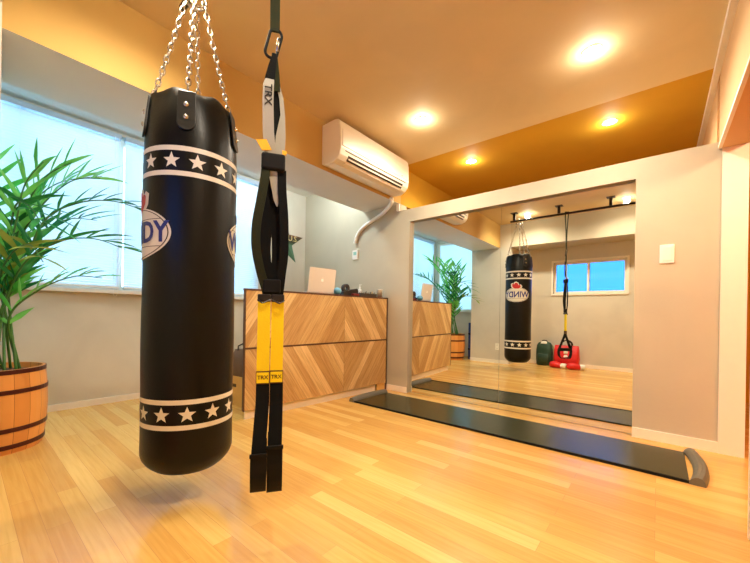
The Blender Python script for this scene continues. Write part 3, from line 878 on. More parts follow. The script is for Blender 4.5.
# oval badges with the word and a small red glove above
def wrap(bm, deg0, zc, off):
    for v in bm.verts:
        x, y, z = v.co
        v.co = Vector(az(deg0 - math.degrees(x / RB), zc + y, off + z))
    return bm
def badge(deg0):
    zc = 1.20 - 0.14
    bm = B(); n = 48; nr = 5
    def oval(bm, a, b, z, rings_=6, pw=1.0):
        c = bm.verts.new((0, 0, z)); prev = None
        for k in range(1, rings_ + 1):
            s = k / rings_
            ring = [bm.verts.new((a * s * math.cos(2 * PI * i / n), b * s * math.sin(2 * PI * i / n) * (1 + 0.12 * math.cos(2 * PI * i / n) ** 2 * 0), z)) for i in range(n)]
            for i in range(n):
                j = (i + 1) % n
                if prev is None: bm.faces.new((c, ring[i], ring[j]))
                else: bm.faces.new((prev[i], prev[j], ring[j], ring[i]))
            prev = ring
    A, Bv = 0.196, 0.112
    oval(bm, A, Bv, 0.0)
    bd = obj('badge', wrap(bm, deg0, zc, 0.003), M_print, t, smooth=True)
    # thin outline + dividing rules
    bm = B()
    q = []
    for i in range(n):
        a_ = 2 * PI * i / n
        q.append([bm.verts.new((s * A * math.cos(a_), s * Bv * math.sin(a_), 0)) for s in (0.925, 0.95)])
    for i in range(n):
        j = (i + 1) % n
        bm.faces.new((q[i][0], q[i][1], q[j][1], q[j][0]))
    for sy in (-1, 1):
        m_ = 12; vs = [(bm.verts.new((-0.15 + 0.30 * k / m_, sy * 0.058 - 0.001, 0)), bm.verts.new((-0.15 + 0.30 * k / m_, sy * 0.058 + 0.0015, 0))) for k in range(m_ + 1)]
        for k in range(m_):
            bm.faces.new((vs[k][0], vs[k + 1][0], vs[k + 1][1], vs[k][1]))
    obj('badge_outline', wrap(bm, deg0, zc, 0.0045), M_dark, bd)
    bm = text_bm('WINDY', 0.125, 0.0003, xs=0.86, bold=0.003)
    bmesh.ops.triangulate(bm, faces=bm.faces)
    bmesh.ops.subdivide_edges(bm, edges=[e for e in bm.edges if e.calc_length() > 0.02], cuts=2)
    obj('lettering', wrap(bm, deg0, zc, 0.0052), M_blue, bd)
    # glove emblem: white outline and red glove
    for sc, z, m_, nm in ((1.0, 0.0032, M_print, 'emblem_ground'), (0.74, 0.0046, M_red, 'glove_emblem')):
        bm = B()
        P = [(-0.075, 0.0), (-0.085, 0.035), (-0.06, 0.06), (-0.045, 0.04), (-0.03, 0.085), (0.0, 0.105), (0.035, 0.095), (0.045, 0.06), (0.06, 0.085), (0.085, 0.07), (0.08, 0.025), (0.06, 0.0), (0.03, -0.02), (-0.04, -0.02)]
        c = bm.verts.new((0, 0.04, 0)); ctr = Vector((0, 0.04))
        P2 = [ctr + (Vector(p) - ctr) * sc for p in P]
        inner = [bm.verts.new((ctr.x + (p.x - ctr.x) * 0.5, ctr.y + (p.y - ctr.y) * 0.5, 0)) for p in P2]
        outer = [bm.verts.new((p.x, p.y, 0)) for p in P2]
        for i in range(len(P)):
            j = (i + 1) % len(P)
            bm.faces.new((c, inner[i], inner[j])); bm.faces.new((inner[i], outer[i], outer[j], inner[j]))
        obj(nm, wrap(bm, deg0 , zc + 0.100, z), m_, bd)
badge(8.0)
badge(193.0)

# riveted hanger tabs, chain and swivel
tabs = [112.3 - 8, 112.3 + 60, 112.3 + 180 - 15, 112.3 - 8 + 0 - 0]
tab_az = [106, 161 + 35, 286, 16 + 35]
tab_az = [121, 47, 192, 300]
top = Vector((0.0, 0.0, BZ - 0.14 - 0.050))
for d in tab_az:
    bm = B()
    n = 8; wv = 0.036
    pts = []
    for k in range(13):
        a_ = PI + PI * k / 12
        pts.append((wv * math.cos(a_), 1.535 + wv * math.sin(a_)))
    pts += [(wv, 1.675), (-wv, 1.675)]
    fr_ = [bm.verts.new(az(d + math.degrees(u / RB), v, 0.010)) for u, v in pts]
    bk_ = [bm.verts.new(az(d + math.degrees(u / RB), v, 0.001)) for u, v in pts]
    bm.faces.new(fr_); bm.faces.new(bk_)
    for i in range(len(pts)):
        j = (i + 1) % len(pts)
        bm.faces.new((fr_[i], fr_[j], bk_[j], bk_[i]))
    tb = obj('hanger_tab', bm, M_tab, t, bevel=0.002)
    for z in (1.555, 1.61):
        bm = B()
        c = Vector(az(d, z, 0.010)); nrm = Vector((math.sin(math.radians(d)), math.cos(math.radians(d)), 0)); s1 = Vector((0, 0, 1)); s2 = nrm.cross(s1)
        prev = None
        for r_, h_2 in ((0.011, 0.0), (0.0105, 0.003), (0.007, 0.006), (0.002, 0.007)):
            ring = [bm.verts.new(c + nrm * h_2 + r_ * (math.cos(2 * PI * i / 12) * s1 + math.sin(2 * PI * i / 12) * s2)) for i in range(12)]
            if prev:
                for i in range(12):
                    bm.faces.new((prev[i], prev[(i + 1) % 12], ring[(i + 1) % 12], ring[i]))
            prev = ring
        bm.faces.new(prev)
        obj('rivet', bm, M_steel, tb, smooth=True)
    # chain from the tab up to the top ring
    p0 = Vector(az(d, 1.672, -0.020)) + Vector((0, 0, 0.032)); 
    off = Vector((math.sin(math.radians(d)), math.cos(math.radians(d)), 0)) * 0.040
    p1 = top + off
    D = p1 - p0; Ln = D.length; dn = D.normalized()
    pitch = 0.0315; cnt = int(Ln / pitch)
    bm = B(); side = dn.cross(Vector((0, 0, 1))).normalized(); side2 = dn.cross(side)
    for k in range(cnt + 1):
        c = p0 + dn * (Ln * k / cnt) + Vector((0, 0, -0.012 * math.sin(PI * k / cnt)))
        rot = Matrix.Rotation(0.35, 3, dn)
        torus_link(bm, c, dn, rot @ (side if k % 2 else side2), 0.042, 0.026, 0.0037)
    obj('chain', bm, M_steel, t, smooth=True)
bm = B()
torus_link(bm, top + Vector((0, 0, 0.030)), Vector((0, 0, 1)), Vector((0.0, 1, 0)), 0.098, 0.090, 0.006, 8, 20)
torus_link(bm, top + Vector((0, 0, 0.0)), Vector((1, 0, 0)), Vector((0.0, 1, 0)), 0.094, 0.092, 0.006, 8, 20)
obj('shackle', bm, M_steel, t, smooth=True)

# ------------------------------------------------------------------ suspension trainer
YAW = 0.6897
t = thing('suspension_trainer', 'yellow, grey and black suspension trainer straps hanging from the ceiling bar', 'suspension trainer', (-1.067, 0.702, 0.24), YAW + 0.287)
Z = lambda z: z - 0.24
X1, Y1 = Vector((1, 0, 0)), Vector((0, 1, 0))
bm = B()
strap(bm, [(0.002, 0.022, Z(2.425)), (0.002, 0.019, Z(2.34)), (0.004, 0.006, Z(2.1)), (0.005, 0.003, Z(1.9)), (0.005, 0.002, Z(1.865))], 0.031, 0.003, X1)
strap(bm, [(0.004, -0.022, Z(2.425)), (0.004, -0.019, Z(2.34)), (0.001, -0.006, Z(2.1)), (0.003, -0.003, Z(1.9)), (0.003, -0.003, Z(1.865))], 0.031, 0.003, X1)
strap(bm, [(0.002, 0.022, Z(2.424)), (0.003, 0.0, Z(2.4185)), (0.004, -0.022, Z(2.424))], 0.031, 0.003, X1)
obj('anchor_strap', bm, M_oweb, t)
bm = B()
torus_link(bm, Vector((0.0, 0, Z(1.822))), Vector((0.22, 0, 1)), X1, 0.115, 0.052, 0.005, 8, 20)
obj('carabiner', bm, M_rubber, t, smooth=True)
bm = B(); tube(bm, [(0.0135, 0, Z(1.795)), (0.0185, 0, Z(1.845))], 0.0058, 8); obj('carabiner_gate', bm, M_steel, t, smooth=True)
bm = B()
strap(bm, [(0.006, -0.003, Z(1.785)), (-0.002, -0.006, Z(1.74)), (-0.010, -0.008, Z(1.69)), (-0.013, -0.006, Z(1.67))], [0.016, 0.026, 0.034, 0.030], 0.004, X1)
obj('equalizer_loop', bm, M_bweb, t)
bm = B()
strap(bm, [(0.004, 0.003, Z(1.79)), (0.008, 0.005, Z(1.72)), (0.012, 0.006, Z(1.66))], [0.018, 0.028, 0.028], 0.004, X1)
obj('equalizer_loop', bm, M_oweb, t)
# grey loop: front band and back band
bm = B()
strap(bm, [(-0.010, -0.008, Z(1.69)), (-0.014, -0.018, Z(1.66)), (-0.015, -0.020, Z(1.60)), (-0.012, -0.014, Z(1.50)), (-0.006, -0.010, Z(1.44)), (0.004, -0.006, Z(1.37)), (0.020, -0.004, Z(1.27)), (0.021, -0.003, Z(1.245))], [0.030, 0.036, 0.037, 0.038, 0.040, 0.030, 0.022, 0.004], 0.003, X1)
fl = obj('grey_strap', bm, M_grey, t)
bm = B()
strap(bm, [(0.016, 0.008, Z(1.69)), (0.030, 0.012, Z(1.64)), (0.036, 0.012, Z(1.58)), (0.030, 0.010, Z(1.50)), (0.026, 0.006, Z(1.42)), (0.026, 0.003, Z(1.34)), (0.023, 0.002, Z(1.26))], [0.012, 0.014, 0.016, 0.034, 0.036, 0.030, 0.018], 0.003, X1)
obj('grey_strap', bm, M_grey, t)
bm = B()
strap(bm, [(0.010, 0.014, Z(1.69)), (0.016, 0.020, Z(1.62)), (0.016, 0.020, Z(1.55)), (0.010, 0.012, Z(1.46))], 0.030, 0.004, X1)
obj('inner_strap', bm, M_bweb, t)
bm = text_bm('TRX', 0.038, 0.0003, bold=0.0008)
xf(bm, lambda x, y, z: (-0.015 + y * 0.9, -0.0235 + z - 0.0 , Z(1.625) - x))
xf(bm, lambda x, y, z: (x, y + (z - Z(1.625)) * -0.03, z))
obj('lettering', bm, M_blk, fl)
# yellow tabs, keeper
bm = B(); poly_prism(bm, [(-0.052, 1.462), (-0.018, 1.468), (0.0, 1.434), (-0.032, 1.428)], -0.026, -0.022, lambda u, v, w_: (u, w_, Z(v)))
obj('pull_tab', bm, M_ytab, t)
bm = B(); poly_prism(bm, [(0.036, 1.443), (0.052, 1.440), (0.050, 1.425), (0.036, 1.428)], -0.016, -0.012, lambda u, v, w_: (u, w_, Z(v)))
obj('pull_tab', bm, M_ytab, t)
obj('keeper', mbox(-0.034, 0.047, -0.022, 0.022, Z(1.368), Z(1.427)), M_rubber, t, bevel=0.008, bseg=3)
# the two black main straps, doubled and bulging
def S2(pts, w_, m_, nm, side=X1, th=0.004):
    bm = B(); sp_ = smooth_path([(a_, b_, Z(c_)) for a_, b_, c_ in pts], 6)
    strap(bm, sp_, w_, th, side); return obj(nm, bm, m_, t)
S2([(-0.018, -0.010, 1.375), (-0.022, -0.020, 1.33), (-0.034, -0.024, 1.25), (-0.046, -0.024, 1.17), (-0.046, -0.022, 1.09), (-0.030, -0.014, 1.01), (-0.012, -0.006, 0.95), (-0.006, -0.004, 0.92)], 0.030, M_oweb, 'long_strap')
S2([(0.000, 0.008, 1.375), (-0.006, 0.014, 1.28), (-0.014, 0.018, 1.18), (-0.018, 0.018, 1.09), (-0.010, 0.010, 1.00), (0.000, 0.004, 0.93)], 0.040, M_bweb, 'long_strap')
S2([(0.036, -0.004, 1.375), (0.038, -0.010, 1.30), (0.046, -0.012, 1.20), (0.048, -0.010, 1.08), (0.040, -0.008, 1.00), (0.032, -0.004, 0.92)], 0.030, M_bweb, 'long_strap')
S2([(0.026, 0.012, 1.375), (0.022, 0.010, 1.26), (0.024, 0.018, 1.16), (0.026, 0.020, 1.07), (0.022, 0.012, 0.98), (0.026, 0.006, 0.92)], 0.040, M_bweb, 'long_strap')
obj('cinch', mbox(-0.022, 0.038, -0.016, 0.016, Z(0.935), Z(0.985)), M_rubber, t, bevel=0.006, bseg=3)
for s, xo in ((-1, -0.0165), (1, 0.0295)):
    bu = obj('buckle', mbox(xo - 0.0225, xo + 0.0225, -0.014, 0.010, Z(0.905), Z(0.932)), M_blk, t, bevel=0.004)
    bm = B(); tube(bm, [(xo - 0.022, -0.014, Z(0.912)), (xo + s * 0.006, -0.022, Z(0.900)), (xo + 0.022, -0.014, Z(0.912))], 0.003, 6)
    obj('cam_lever', bm, M_blk, bu)
    bm = B()
    strap(bm, [(xo, 0.004 * s - 0.004, Z(0.908)), (xo, 0.004 * s - 0.006, Z(0.78)), (xo - 0.001, 0.004 * s - 0.006, Z(0.655))], 0.0425, 0.005, X1)
    ys = obj('yellow_strap', bm, M_yweb, t)
    lb = obj('label_patch', mbox(xo - 0.0235, xo + 0.022, 0.004 * s - 0.0125, 0.004 * s + 0.001, Z(0.617), Z(0.662)), M_brown, t, bevel=0.001)
    obj('label_face', mbox(xo - 0.0212, xo + 0.0197, 0.004 * s - 0.0135, 0.004 * s - 0.0126, Z(0.621), Z(0.658)), M_yweb, lb)
    bm = text_bm('TRX', 0.019, 0.0002, bold=0.0003)
    xf(bm, lambda x, y, z: (xo - 0.001 + x, 0.004 * s - 0.0140, Z(0.640) + y)); obj('lettering', bm, M_brown, lb)
    # handle: webbing triangle opening away along the line of sight, grip and foot cradle below
    zb = 0.375 if s < 0 else 0.395
    xo2 = xo + (-0.0085 if s < 0 else -0.0025)
    hz = 0.618
    y0 = 0.004 * s - 0.004
    hd = bpy.data.objects.new('handle', None)
    bm = B()
    for q in (-1, 1):
        strap(bm, [(xo, y0 + 0.002 * q, Z(hz)), (xo, y0 + q * 0.02, Z(hz - 0.06)), (xo2, y0 + q * 0.074, Z(zb + 0.03)), (xo2, y0 + q * 0.080, Z(zb))], 0.045, 0.004, X1)
    hw = obj('handle_webbing', bm, M_bweb, t)
    bm = B(); tube(bm, [(xo2, y0 - 0.070, Z(zb)), (xo2, y0 - 0.066, Z(zb)), (xo2, y0 + 0.066, Z(zb)), (xo2, y0 + 0.070, Z(zb))], [0.015, 0.0175, 0.0175, 0.015], 14)
    obj('grip', bm, M_rubber, hw, smooth=True)
    bm = B(); zl = 0.262 if s < 0 else 0.254
    for k_, wd in ((0, 0.050),):
        cr = [(xo2, y0 - 0.082, Z(zb + 0.02)), (xo2, y0 - 0.086, Z(zb - 0.05)), (xo2, y0 - 0.070, Z(zl + 0.015)), (xo2, y0 - 0.030, Z(zl)), (xo2, y0 + 0.030, Z(zl)), (xo2, y0 + 0.070, Z(zl + 0.015)), (xo2, y0 + 0.086, Z(zb - 0.05)), (xo2, y0 + 0.082, Z(zb + 0.02))]
        strap(bm, smooth_path(cr, 4), wd, 0.004, X1)
    obj('foot_cradle', bm, M_rubber, hw)
    obj('keeper_ring', mbox(xo2 - 0.027, xo2 + 0.027, y0 - 0.092, y0 - 0.084, Z(zb + 0.018), Z(zb + 0.03)), M_rubber, hw)

# ------------------------------------------------------------------ potted palm
PX, PY = -3.17, 0.14
t = thing('potted_palm', 'tall leafy palm in a hooped wooden barrel planter by the window', 'palm', (PX, PY, 0))
bm = B()
pr = [(0.0, 0.0), (0.222, 0.0), (0.230, 0.02), (0.243, 0.12), (0.250, 0.25), (0.247, 0.38), (0.238, 0.48), (0.236, 0.50), (0.222, 0.50), (0.220, 0.46), (0.0, 0.455)]
lathe(bm, pr, 48, cap=False)
pot = obj('planter', bm, M_stave, t, smooth=False)
for z, r_ in ((0.045, 0.2355), (0.145, 0.2455), (0.370, 0.2480), (0.486, 0.2380)):
    bm = B(); lathe(bm, [(r_ - 0.004, z - 0.013), (r_ + 0.0025, z - 0.013), (r_ + 0.0025, z + 0.013), (r_ - 0.004, z + 0.013), (r_ - 0.004, z - 0.013)], 48, cap=False)
    obj('hoop', bm, M_hoop, pot, smooth=False)
bm = B(); lathe(bm, [(0.0, 0.458), (0.0, 0.474), (0.15, 0.474), (0.219, 0.462), (0.219, 0.4565), (0.0, 0.4565)], 32, cap=False); obj('soil', bm, M_soil, pot)

def frond(P, wmat, npairs=20, ll=0.27, droop=0.10, spread=58, name='frond', r0=0.007, start=0.30):
    """P: world control points of the midrib from the soil to the tip"""
    pts = smooth_path([(p[0] - PX, p[1] - PY, p[2]) for p in P], 10)
    cum = [0]
    for a_, b_ in zip(pts, pts[1:]): cum.append(cum[-1] + (b_ - a_).length)
    tot = cum[-1]
    def at(s):
        d = s * tot
        for i in range(len(cum) - 1):
            if cum[i + 1] >= d:
                f_ = (d - cum[i]) / max(1e-9, cum[i + 1] - cum[i])
                return pts[i].lerp(pts[i + 1], f_), (pts[i + 1] - pts[i]).normalized()
        return pts[-1], (pts[-1] - pts[-2]).normalized()
    bm = B()
    tube(bm, pts, [r0 * (1 - 0.8 * i / (len(pts) - 1)) + 0.0008 for i in range(len(pts))], 7)
    stem_o = obj('frond_stem', bm, M_stem, t, smooth=True)
    bm = B()
    for k in range(npairs):
        s = start + (1 - start) * (k + 0.5) / npairs
        for sd in (-1, 1):
            p, tg = at(min(0.995, s + random.uniform(-0.004, 0.004)))
            hor = tg.cross(Vector((0, 0, 1)))
            if hor.length < 0.1: hor = Vector((0, 1, 0))
            hor.normalize()
            upn = hor.cross(tg).normalized()
            fr_ = (s - start) / (1 - start)
            L_ = ll * (0.70 + 0.42 * math.sin(PI * min(1, 0.15 + 0.70 * fr_))) * random.uniform(0.88, 1.1)
            an = math.radians(spread * (1 - 0.35 * fr_) + random.uniform(-7, 7))
            lift = random.uniform(0.25, 0.65)
            d0 = (tg * math.cos(an) + hor * sd * math.sin(an) + upn * lift * math.sin(an)).normalized()
            wd = 0.0185 * random.uniform(0.85, 1.2)
            prev = None; q = p.copy(); d = d0.copy()
            NS = 5
            for j in range(NS + 1):
                u = j / NS
                ww = wd * (0.35 + 1.3 * u if u < 0.35 else 0.805 * (1 - ((u - 0.35) / 0.65) ** 1.6) / 0.805 * 0.83 + 0.02)
                q.y = max(q.y, YB + 0.05 - PY)
                if q.x + PX > -2.85: q.y = max(q.y, 0.135 - PY)
                q.x = max(q.x, XW + 0.085 - PX)
                sv = d.cross(upn + hor * sd * 0.4).normalized()
                nv = sv.cross(d).normalized()
                a_ = bm.verts.new(q - sv * ww + nv * ww * 0.35); c_ = bm.verts.new(q.copy()); b_ = bm.verts.new(q + sv * ww + nv * ww * 0.35)
                if prev:
                    bm.faces.new((prev[0], prev[1], c_, a_)); bm.faces.new((prev[1], prev[2], b_, c_))
                prev = (a_, c_, b_)
                q = q + d * (L_ / NS)
                d = (d + Vector((0, 0, -1)) * droop * (0.3 + 0.8 * u) * random.uniform(0.4, 1.1)).normalized()
    lf = obj('leaflets', bm, wmat, stem_o, smooth=True)
    return stem_o

base = lambda i: (PX + 0.12 * math.cos(i * 2.4), PY + 0.12 * math.sin(i * 2.4), 0.47)
FR = [
    ([(-3.17, 0.20, 1.10), (-3.11, 0.26, 1.48), (-3.03, 0.34, 1.70), (-2.96, 0.46, 1.82)], M_leafl, 18, 0.26, 0.08, 42),
    ([(-3.14, 0.18, 1.00), (-3.04, 0.22, 1.40), (-2.97, 0.25, 1.62), (-2.90, 0.32, 1.76)], M_leafl, 16, 0.22, 0.08, 48),
    # path after the base point, material
    ([(-3.15, 0.24, 1.05), (-3.05, 0.34, 1.42), (-2.97, 0.50, 1.57), (-2.93, 0.68, 1.62), (-2.92, 0.84, 1.60)], M_leafd, 22, 0.20, 0.14, 50),
    ([(-3.22, 0.20, 1.10), (-3.28, 0.28, 1.50), (-3.32, 0.44, 1.76), (-3.34, 0.70, 1.90)], M_leafl, 18, 0.30, 0.10, 50),
    ([(-3.22, 0.16, 1.10), (-3.30, 0.14, 1.55), (-3.38, 0.10, 1.80), (-3.45, 0.0, 1.95)], M_leafl, 20, 0.32, 0.10, 55),
    ([(-3.12, 0.18, 0.90), (-3.02, 0.26, 1.15), (-2.90, 0.40, 1.29), (-2.80, 0.55, 1.32), (-2.74, 0.70, 1.27)], M_leafd, 18, 0.26, 0.12, 48),
    ([(-3.10, 0.20, 0.80), (-3.03, 0.32, 0.98), (-2.97, 0.48, 1.08), (-2.92, 0.62, 1.08)], M_leafl, 14, 0.20, 0.16, 48),
    ([(-3.16, 0.14, 0.90), (-3.05, 0.17, 1.12), (-2.90, 0.22, 1.22), (-2.74, 0.26, 1.22), (-2.58, 0.29, 1.12)], M_leafy, 14, 0.22, 0.14, 52),
    ([(-3.24, 0.20, 1.05), (-3.38, 0.34, 1.35), (-3.50, 0.52, 1.55), (-3.58, 0.72, 1.60)], M_leafd, 20, 0.28, 0.12, 52),
    ([(-3.24, 0.08, 1.00), (-3.40, -0.02, 1.30), (-3.58, -0.12, 1.46), (-3.72, -0.20, 1.42)], M_leafd, 18, 0.24, 0.14, 52),
    ([(-3.18, 0.20, 1.15), (-3.16, 0.32, 1.50), (-3.12, 0.48, 1.74), (-3.02, 0.62, 1.78)], M_leafl, 18, 0.26, 0.15, 52),
    ([(-3.17, 0.16, 1.05), (-3.10, 0.20, 1.38), (-2.99, 0.22, 1.50), (-2.84, 0.26, 1.46), (-2.72, 0.30, 1.34)], M_leafd, 18, 0.28, 0.16, 55),
]
for i, (pp_, m_, n_, ll_, dr_, sp_) in enumerate(FR):
    frond([base(i)] + pp_, m_, int(n_ * 0.62), ll_ * 0.88, dr_, sp_)

# rolled mat beside the planter
t = thing('rolled_mat', 'slim dark blue rolled mat standing between the planter and the column', 'mat', (-2.875, -0.06, 0))
bm = B(); pts = []
for k in range(90):
    a_ = k * 0.42; r_ = 0.010 + 0.00085 * k * 0.42
    pts.append((r_ * math.cos(a_), r_ * math.sin(a_)))
prev = None
for (x, y) in pts:
    r_ = math.hypot(x, y); nx, ny = x / r_ * 0.0017, y / r_ * 0.0017
    cur = [bm.verts.new((x - nx, y - ny, 0.004)), bm.verts.new((x + nx, y + ny, 0.004)), bm.verts.new((x + nx, y + ny, 0.72)), bm.verts.new((x - nx, y - ny, 0.72))]
    if prev:
        for i in range(4):
            j = (i + 1) % 4
            bm.faces.new((prev[i], prev[j], cur[j], cur[i]))
    else:
        bm.faces.new(cur)
    prev = cur
bm.faces.new(prev)
obj('roll', bm, mat('navy blue foam', (30, 52, 120), 0.7), t)
for z in (0.2, 0.5):
    bm = B(); lathe(bm, [(0.0445, z - 0.012), (0.047, z - 0.012), (0.047, z + 0.012), (0.0445, z + 0.012), (0.0445, z - 0.012)], 24, cap=False); obj('band', bm, M_rubber, t)

# ------------------------------------------------------------------ things at the rear wall (seen in the mirror)
M_green = mat('dark green nylon', (30, 62, 44), 0.5, var=0.15)
t = thing('green_backpack', 'dark green upright backpack on the floor at the rear wall', 'backpack', (-1.57, -0.29, 0))
def super_body(bm, prof, ex=0.5, seg=32):
    rings = []
    for z, ax_, ay_, oy in prof:
        rings.append([bm.verts.new((ax_ * math.copysign(abs(math.cos(a)) ** ex, math.cos(a)), oy + ay_ * math.copysign(abs(math.sin(a)) ** ex, math.sin(a)), z)) for a in [2 * PI * i / seg for i in range(seg)]])
    for a_, b_ in zip(rings, rings[1:]):
        for i in range(seg):
            bm.faces.new((a_[i], a_[(i + 1) % seg], b_[(i + 1) % seg], b_[i]))
    bm.faces.new(rings[0]); bm.faces.new(rings[-1])
bm = B(); super_body(bm, [(0.0, 0.105, 0.075, 0), (0.02, 0.125, 0.09, 0), (0.12, 0.13, 0.095, 0), (0.28, 0.128, 0.09, 0), (0.36, 0.118, 0.08, 0), (0.40, 0.095, 0.06, 0), (0.415, 0.06, 0.03, 0)])
obj('pack_body', bm, M_green, t, smooth=True)
bm = B(); super_body(bm, [(0.05, 0.085, 0.02, 0.095), (0.06, 0.095, 0.03, 0.095), (0.20, 0.095, 0.03, 0.093), (0.215, 0.085, 0.02, 0.09)]); obj('front_pocket', bm, M_green, t, smooth=True)
bm = B(); super_body(bm, [(0.385, 0.05, 0.02, 0.056), (0.387, 0.055, 0.03, 0.050), (0.408, 0.05, 0.03, 0.040), (0.424, 0.035, 0.02, 0.02)]); obj('white_patch', bm, M_print, t, smooth=True)
bm = B(); tube(bm, smooth_path([(-0.04, 0, 0.41), (-0.03, 0, 0.44), (0.03, 0, 0.44), (0.04, 0, 0.41)], 4), 0.007, 8); obj('grab_handle', bm, M_rubber, t, smooth=True)
bm = B(); strap(bm, smooth_path([(0.10, -0.06, 0.37), (0.142, -0.03, 0.30), (0.150, 0.0, 0.16), (0.132, -0.03, 0.04)], 5), 0.03, 0.005, Y1); obj('shoulder_strap', bm, mat('yellow green strap', (150, 150, 40), 0.6), t)

M_redc = mat('red coated canvas', (206, 28, 26), 0.4, var=0.1)
t = thing('red_tote_bag', 'red sports tote with white patches against the rear wall', 'bag', (-1.215, -0.27, 0))
bm = B(); super_body(bm, [(0.0, 0.18, 0.07, 0), (0.015, 0.19, 0.085, 0), (0.15, 0.195, 0.09, 0), (0.28, 0.19, 0.07, 0), (0.35, 0.185, 0.04, 0), (0.375, 0.18, 0.02, 0)], 0.4)
obj('tote_body', bm, M_redc, t, smooth=True)
for q in (-1, 1):
    bm = B(); tube(bm, smooth_path([(-0.08, q * 0.035, 0.33), (-0.075, q * 0.045, 0.42), (0, q * 0.05, 0.465), (0.075, q * 0.045, 0.42), (0.08, q * 0.035, 0.33)], 5), 0.008, 8)
    obj('carry_handle', bm, M_rubber, t, smooth=True)
for x, z in ((-0.11, 0.27), (0.115, 0.26), (0.01, 0.19)):
    bm = B(); super_body(bm, [(z - 0.028, 0.028, 0.004, 0.084), (z, 0.034, 0.006, 0.082), (z + 0.028, 0.026, 0.004, 0.076)], 0.7, 16); obj('white_patch', bm, M_print, t, smooth=True)

def glove(x, y, rz, label, tint):
    t = thing('boxing_glove', label, 'boxing glove', (x, y, 0), rz, 'red boxing gloves by the tote')
    bm = B()
    # lying palm-down: fist along +x
    rings = []
    for u, ry, rz_, zc in ((-0.115, 0.036, 0.034, 0.040), (-0.07, 0.040, 0.037, 0.042), (-0.03, 0.050, 0.045, 0.048), (0.03, 0.062, 0.056, 0.058), (0.085, 0.062, 0.057, 0.058), (0.125, 0.048, 0.046, 0.052), (0.145, 0.02, 0.02, 0.048)):
        rings.append([bm.verts.new((u, ry * math.cos(2 * PI * i / 20), zc + rz_ * math.sin(2 * PI * i / 20))) for i in range(20)])
    for a_, b_ in zip(rings, rings[1:]):
        for i in range(20): bm.faces.new((a_[i], a_[(i + 1) % 20], b_[(i + 1) % 20], b_[i]))
    bm.faces.new(rings[0]); bm.faces.new(rings[-1])
    obj('mitt', bm, M_redc, t, smooth=True)
    bm = B(); tube(bm, smooth_path([(-0.02, 0.052, 0.052), (0.03, 0.082, 0.058), (0.075, 0.075, 0.056)], 5), [0.020] * 3 + [0.024] * 5 + [0.020, 0.016, 0.010], 12); obj('thumb', bm, M_redc, t, smooth=True)
    bm = B()
    rings = []
    for u in (-0.128, -0.110, -0.06, -0.045):
        k = 1.12 if u in (-0.110, -0.06) else 1.0
        rings.append([bm.verts.new((u, 0.041 * k * math.cos(2 * PI * i / 20), 0.046 + 0.040 * k * math.sin(2 * PI * i / 20))) for i in range(20)])
    for a_, b_ in zip(rings, rings[1:]):
        for i in range(20): bm.faces.new((a_[i], a_[(i + 1) % 20], b_[(i + 1) % 20], b_[i]))
    bm.faces.new(rings[0]); bm.faces.new(rings[-1])
    obj('cuff', bm, M_print, t, smooth=True)
glove(-1.30, -0.055, math.radians(195), 'red boxing glove with white cuff on the floor, nearer the green backpack', 0)
glove(-1.03, -0.055, math.radians(160), 'red boxing glove with white cuff on the floor, farther from the green backpack', 0)

# ------------------------------------------------------------------ ceiling downlights
M_lamp = mat('lit downlight lens', (255, 246, 226), 0.4, emit=(255, 238, 205), es=30.0)
DL = [(-1.58, 2.50, 'lit round downlight in the tan ceiling, the one nearer the air conditioner'),
      (-0.34, 2.50, 'lit round downlight in the tan ceiling, the big bright one near the doorway'),
      (-1.58, 3.50, 'lit round downlight in the ochre ceiling past the partition, left one'),
      (-0.34, 3.50, 'lit round downlight in the ochre ceiling past the partition, right one'),
      (-1.66, 0.55, 'lit downlight seen in the mirror above the punching bag'),
      (-0.36, 0.55, 'lit downlight seen at the top right corner of the mirror')]
LAMP_W = 34.0
for x, y, lab in DL:
    t = thing('downlight', lab, 'ceiling light', (x, y, ZC), 0, 'round recessed downlights')
    bm = B(); lathe(bm, [(0.040, -0.004), (0.058, -0.004), (0.060, -0.001), (0.060, -0.0002), (0.040, -0.0002), (0.040, -0.004)], 32, cap=False); obj('ring', bm, M_white, t, smooth=True)
    bm = B(); lathe(bm, [(0.0, -0.012), (0.015, -0.0115), (0.030, -0.009), (0.0395, -0.004), (0.0395, -0.001), (0.0, -0.001)], 28, cap=False); obj('lens', bm, M_lamp, t, smooth=True)
    ld = bpy.data.lights.new('downlight_lamp', 'SPOT'); ld.energy = LAMP_W; ld.color = (1.0, 0.88, 0.70); ld.shadow_soft_size = 0.035
    ld.spot_size = math.radians(165); ld.spot_blend = 0.9
    lo = bpy.data.objects.new('downlight_lamp', ld); COL.objects.link(lo); lo.location = (x, y, ZC - 0.05)
    ld = bpy.data.lights.new('downlight_bulb', 'POINT'); ld.energy = 1.5; ld.color = (1.0, 0.90, 0.74); ld.shadow_soft_size = 0.028
    lo = bpy.data.objects.new('downlight_bulb', ld); COL.objects.link(lo); lo.location = (x, y, ZC - 0.048)
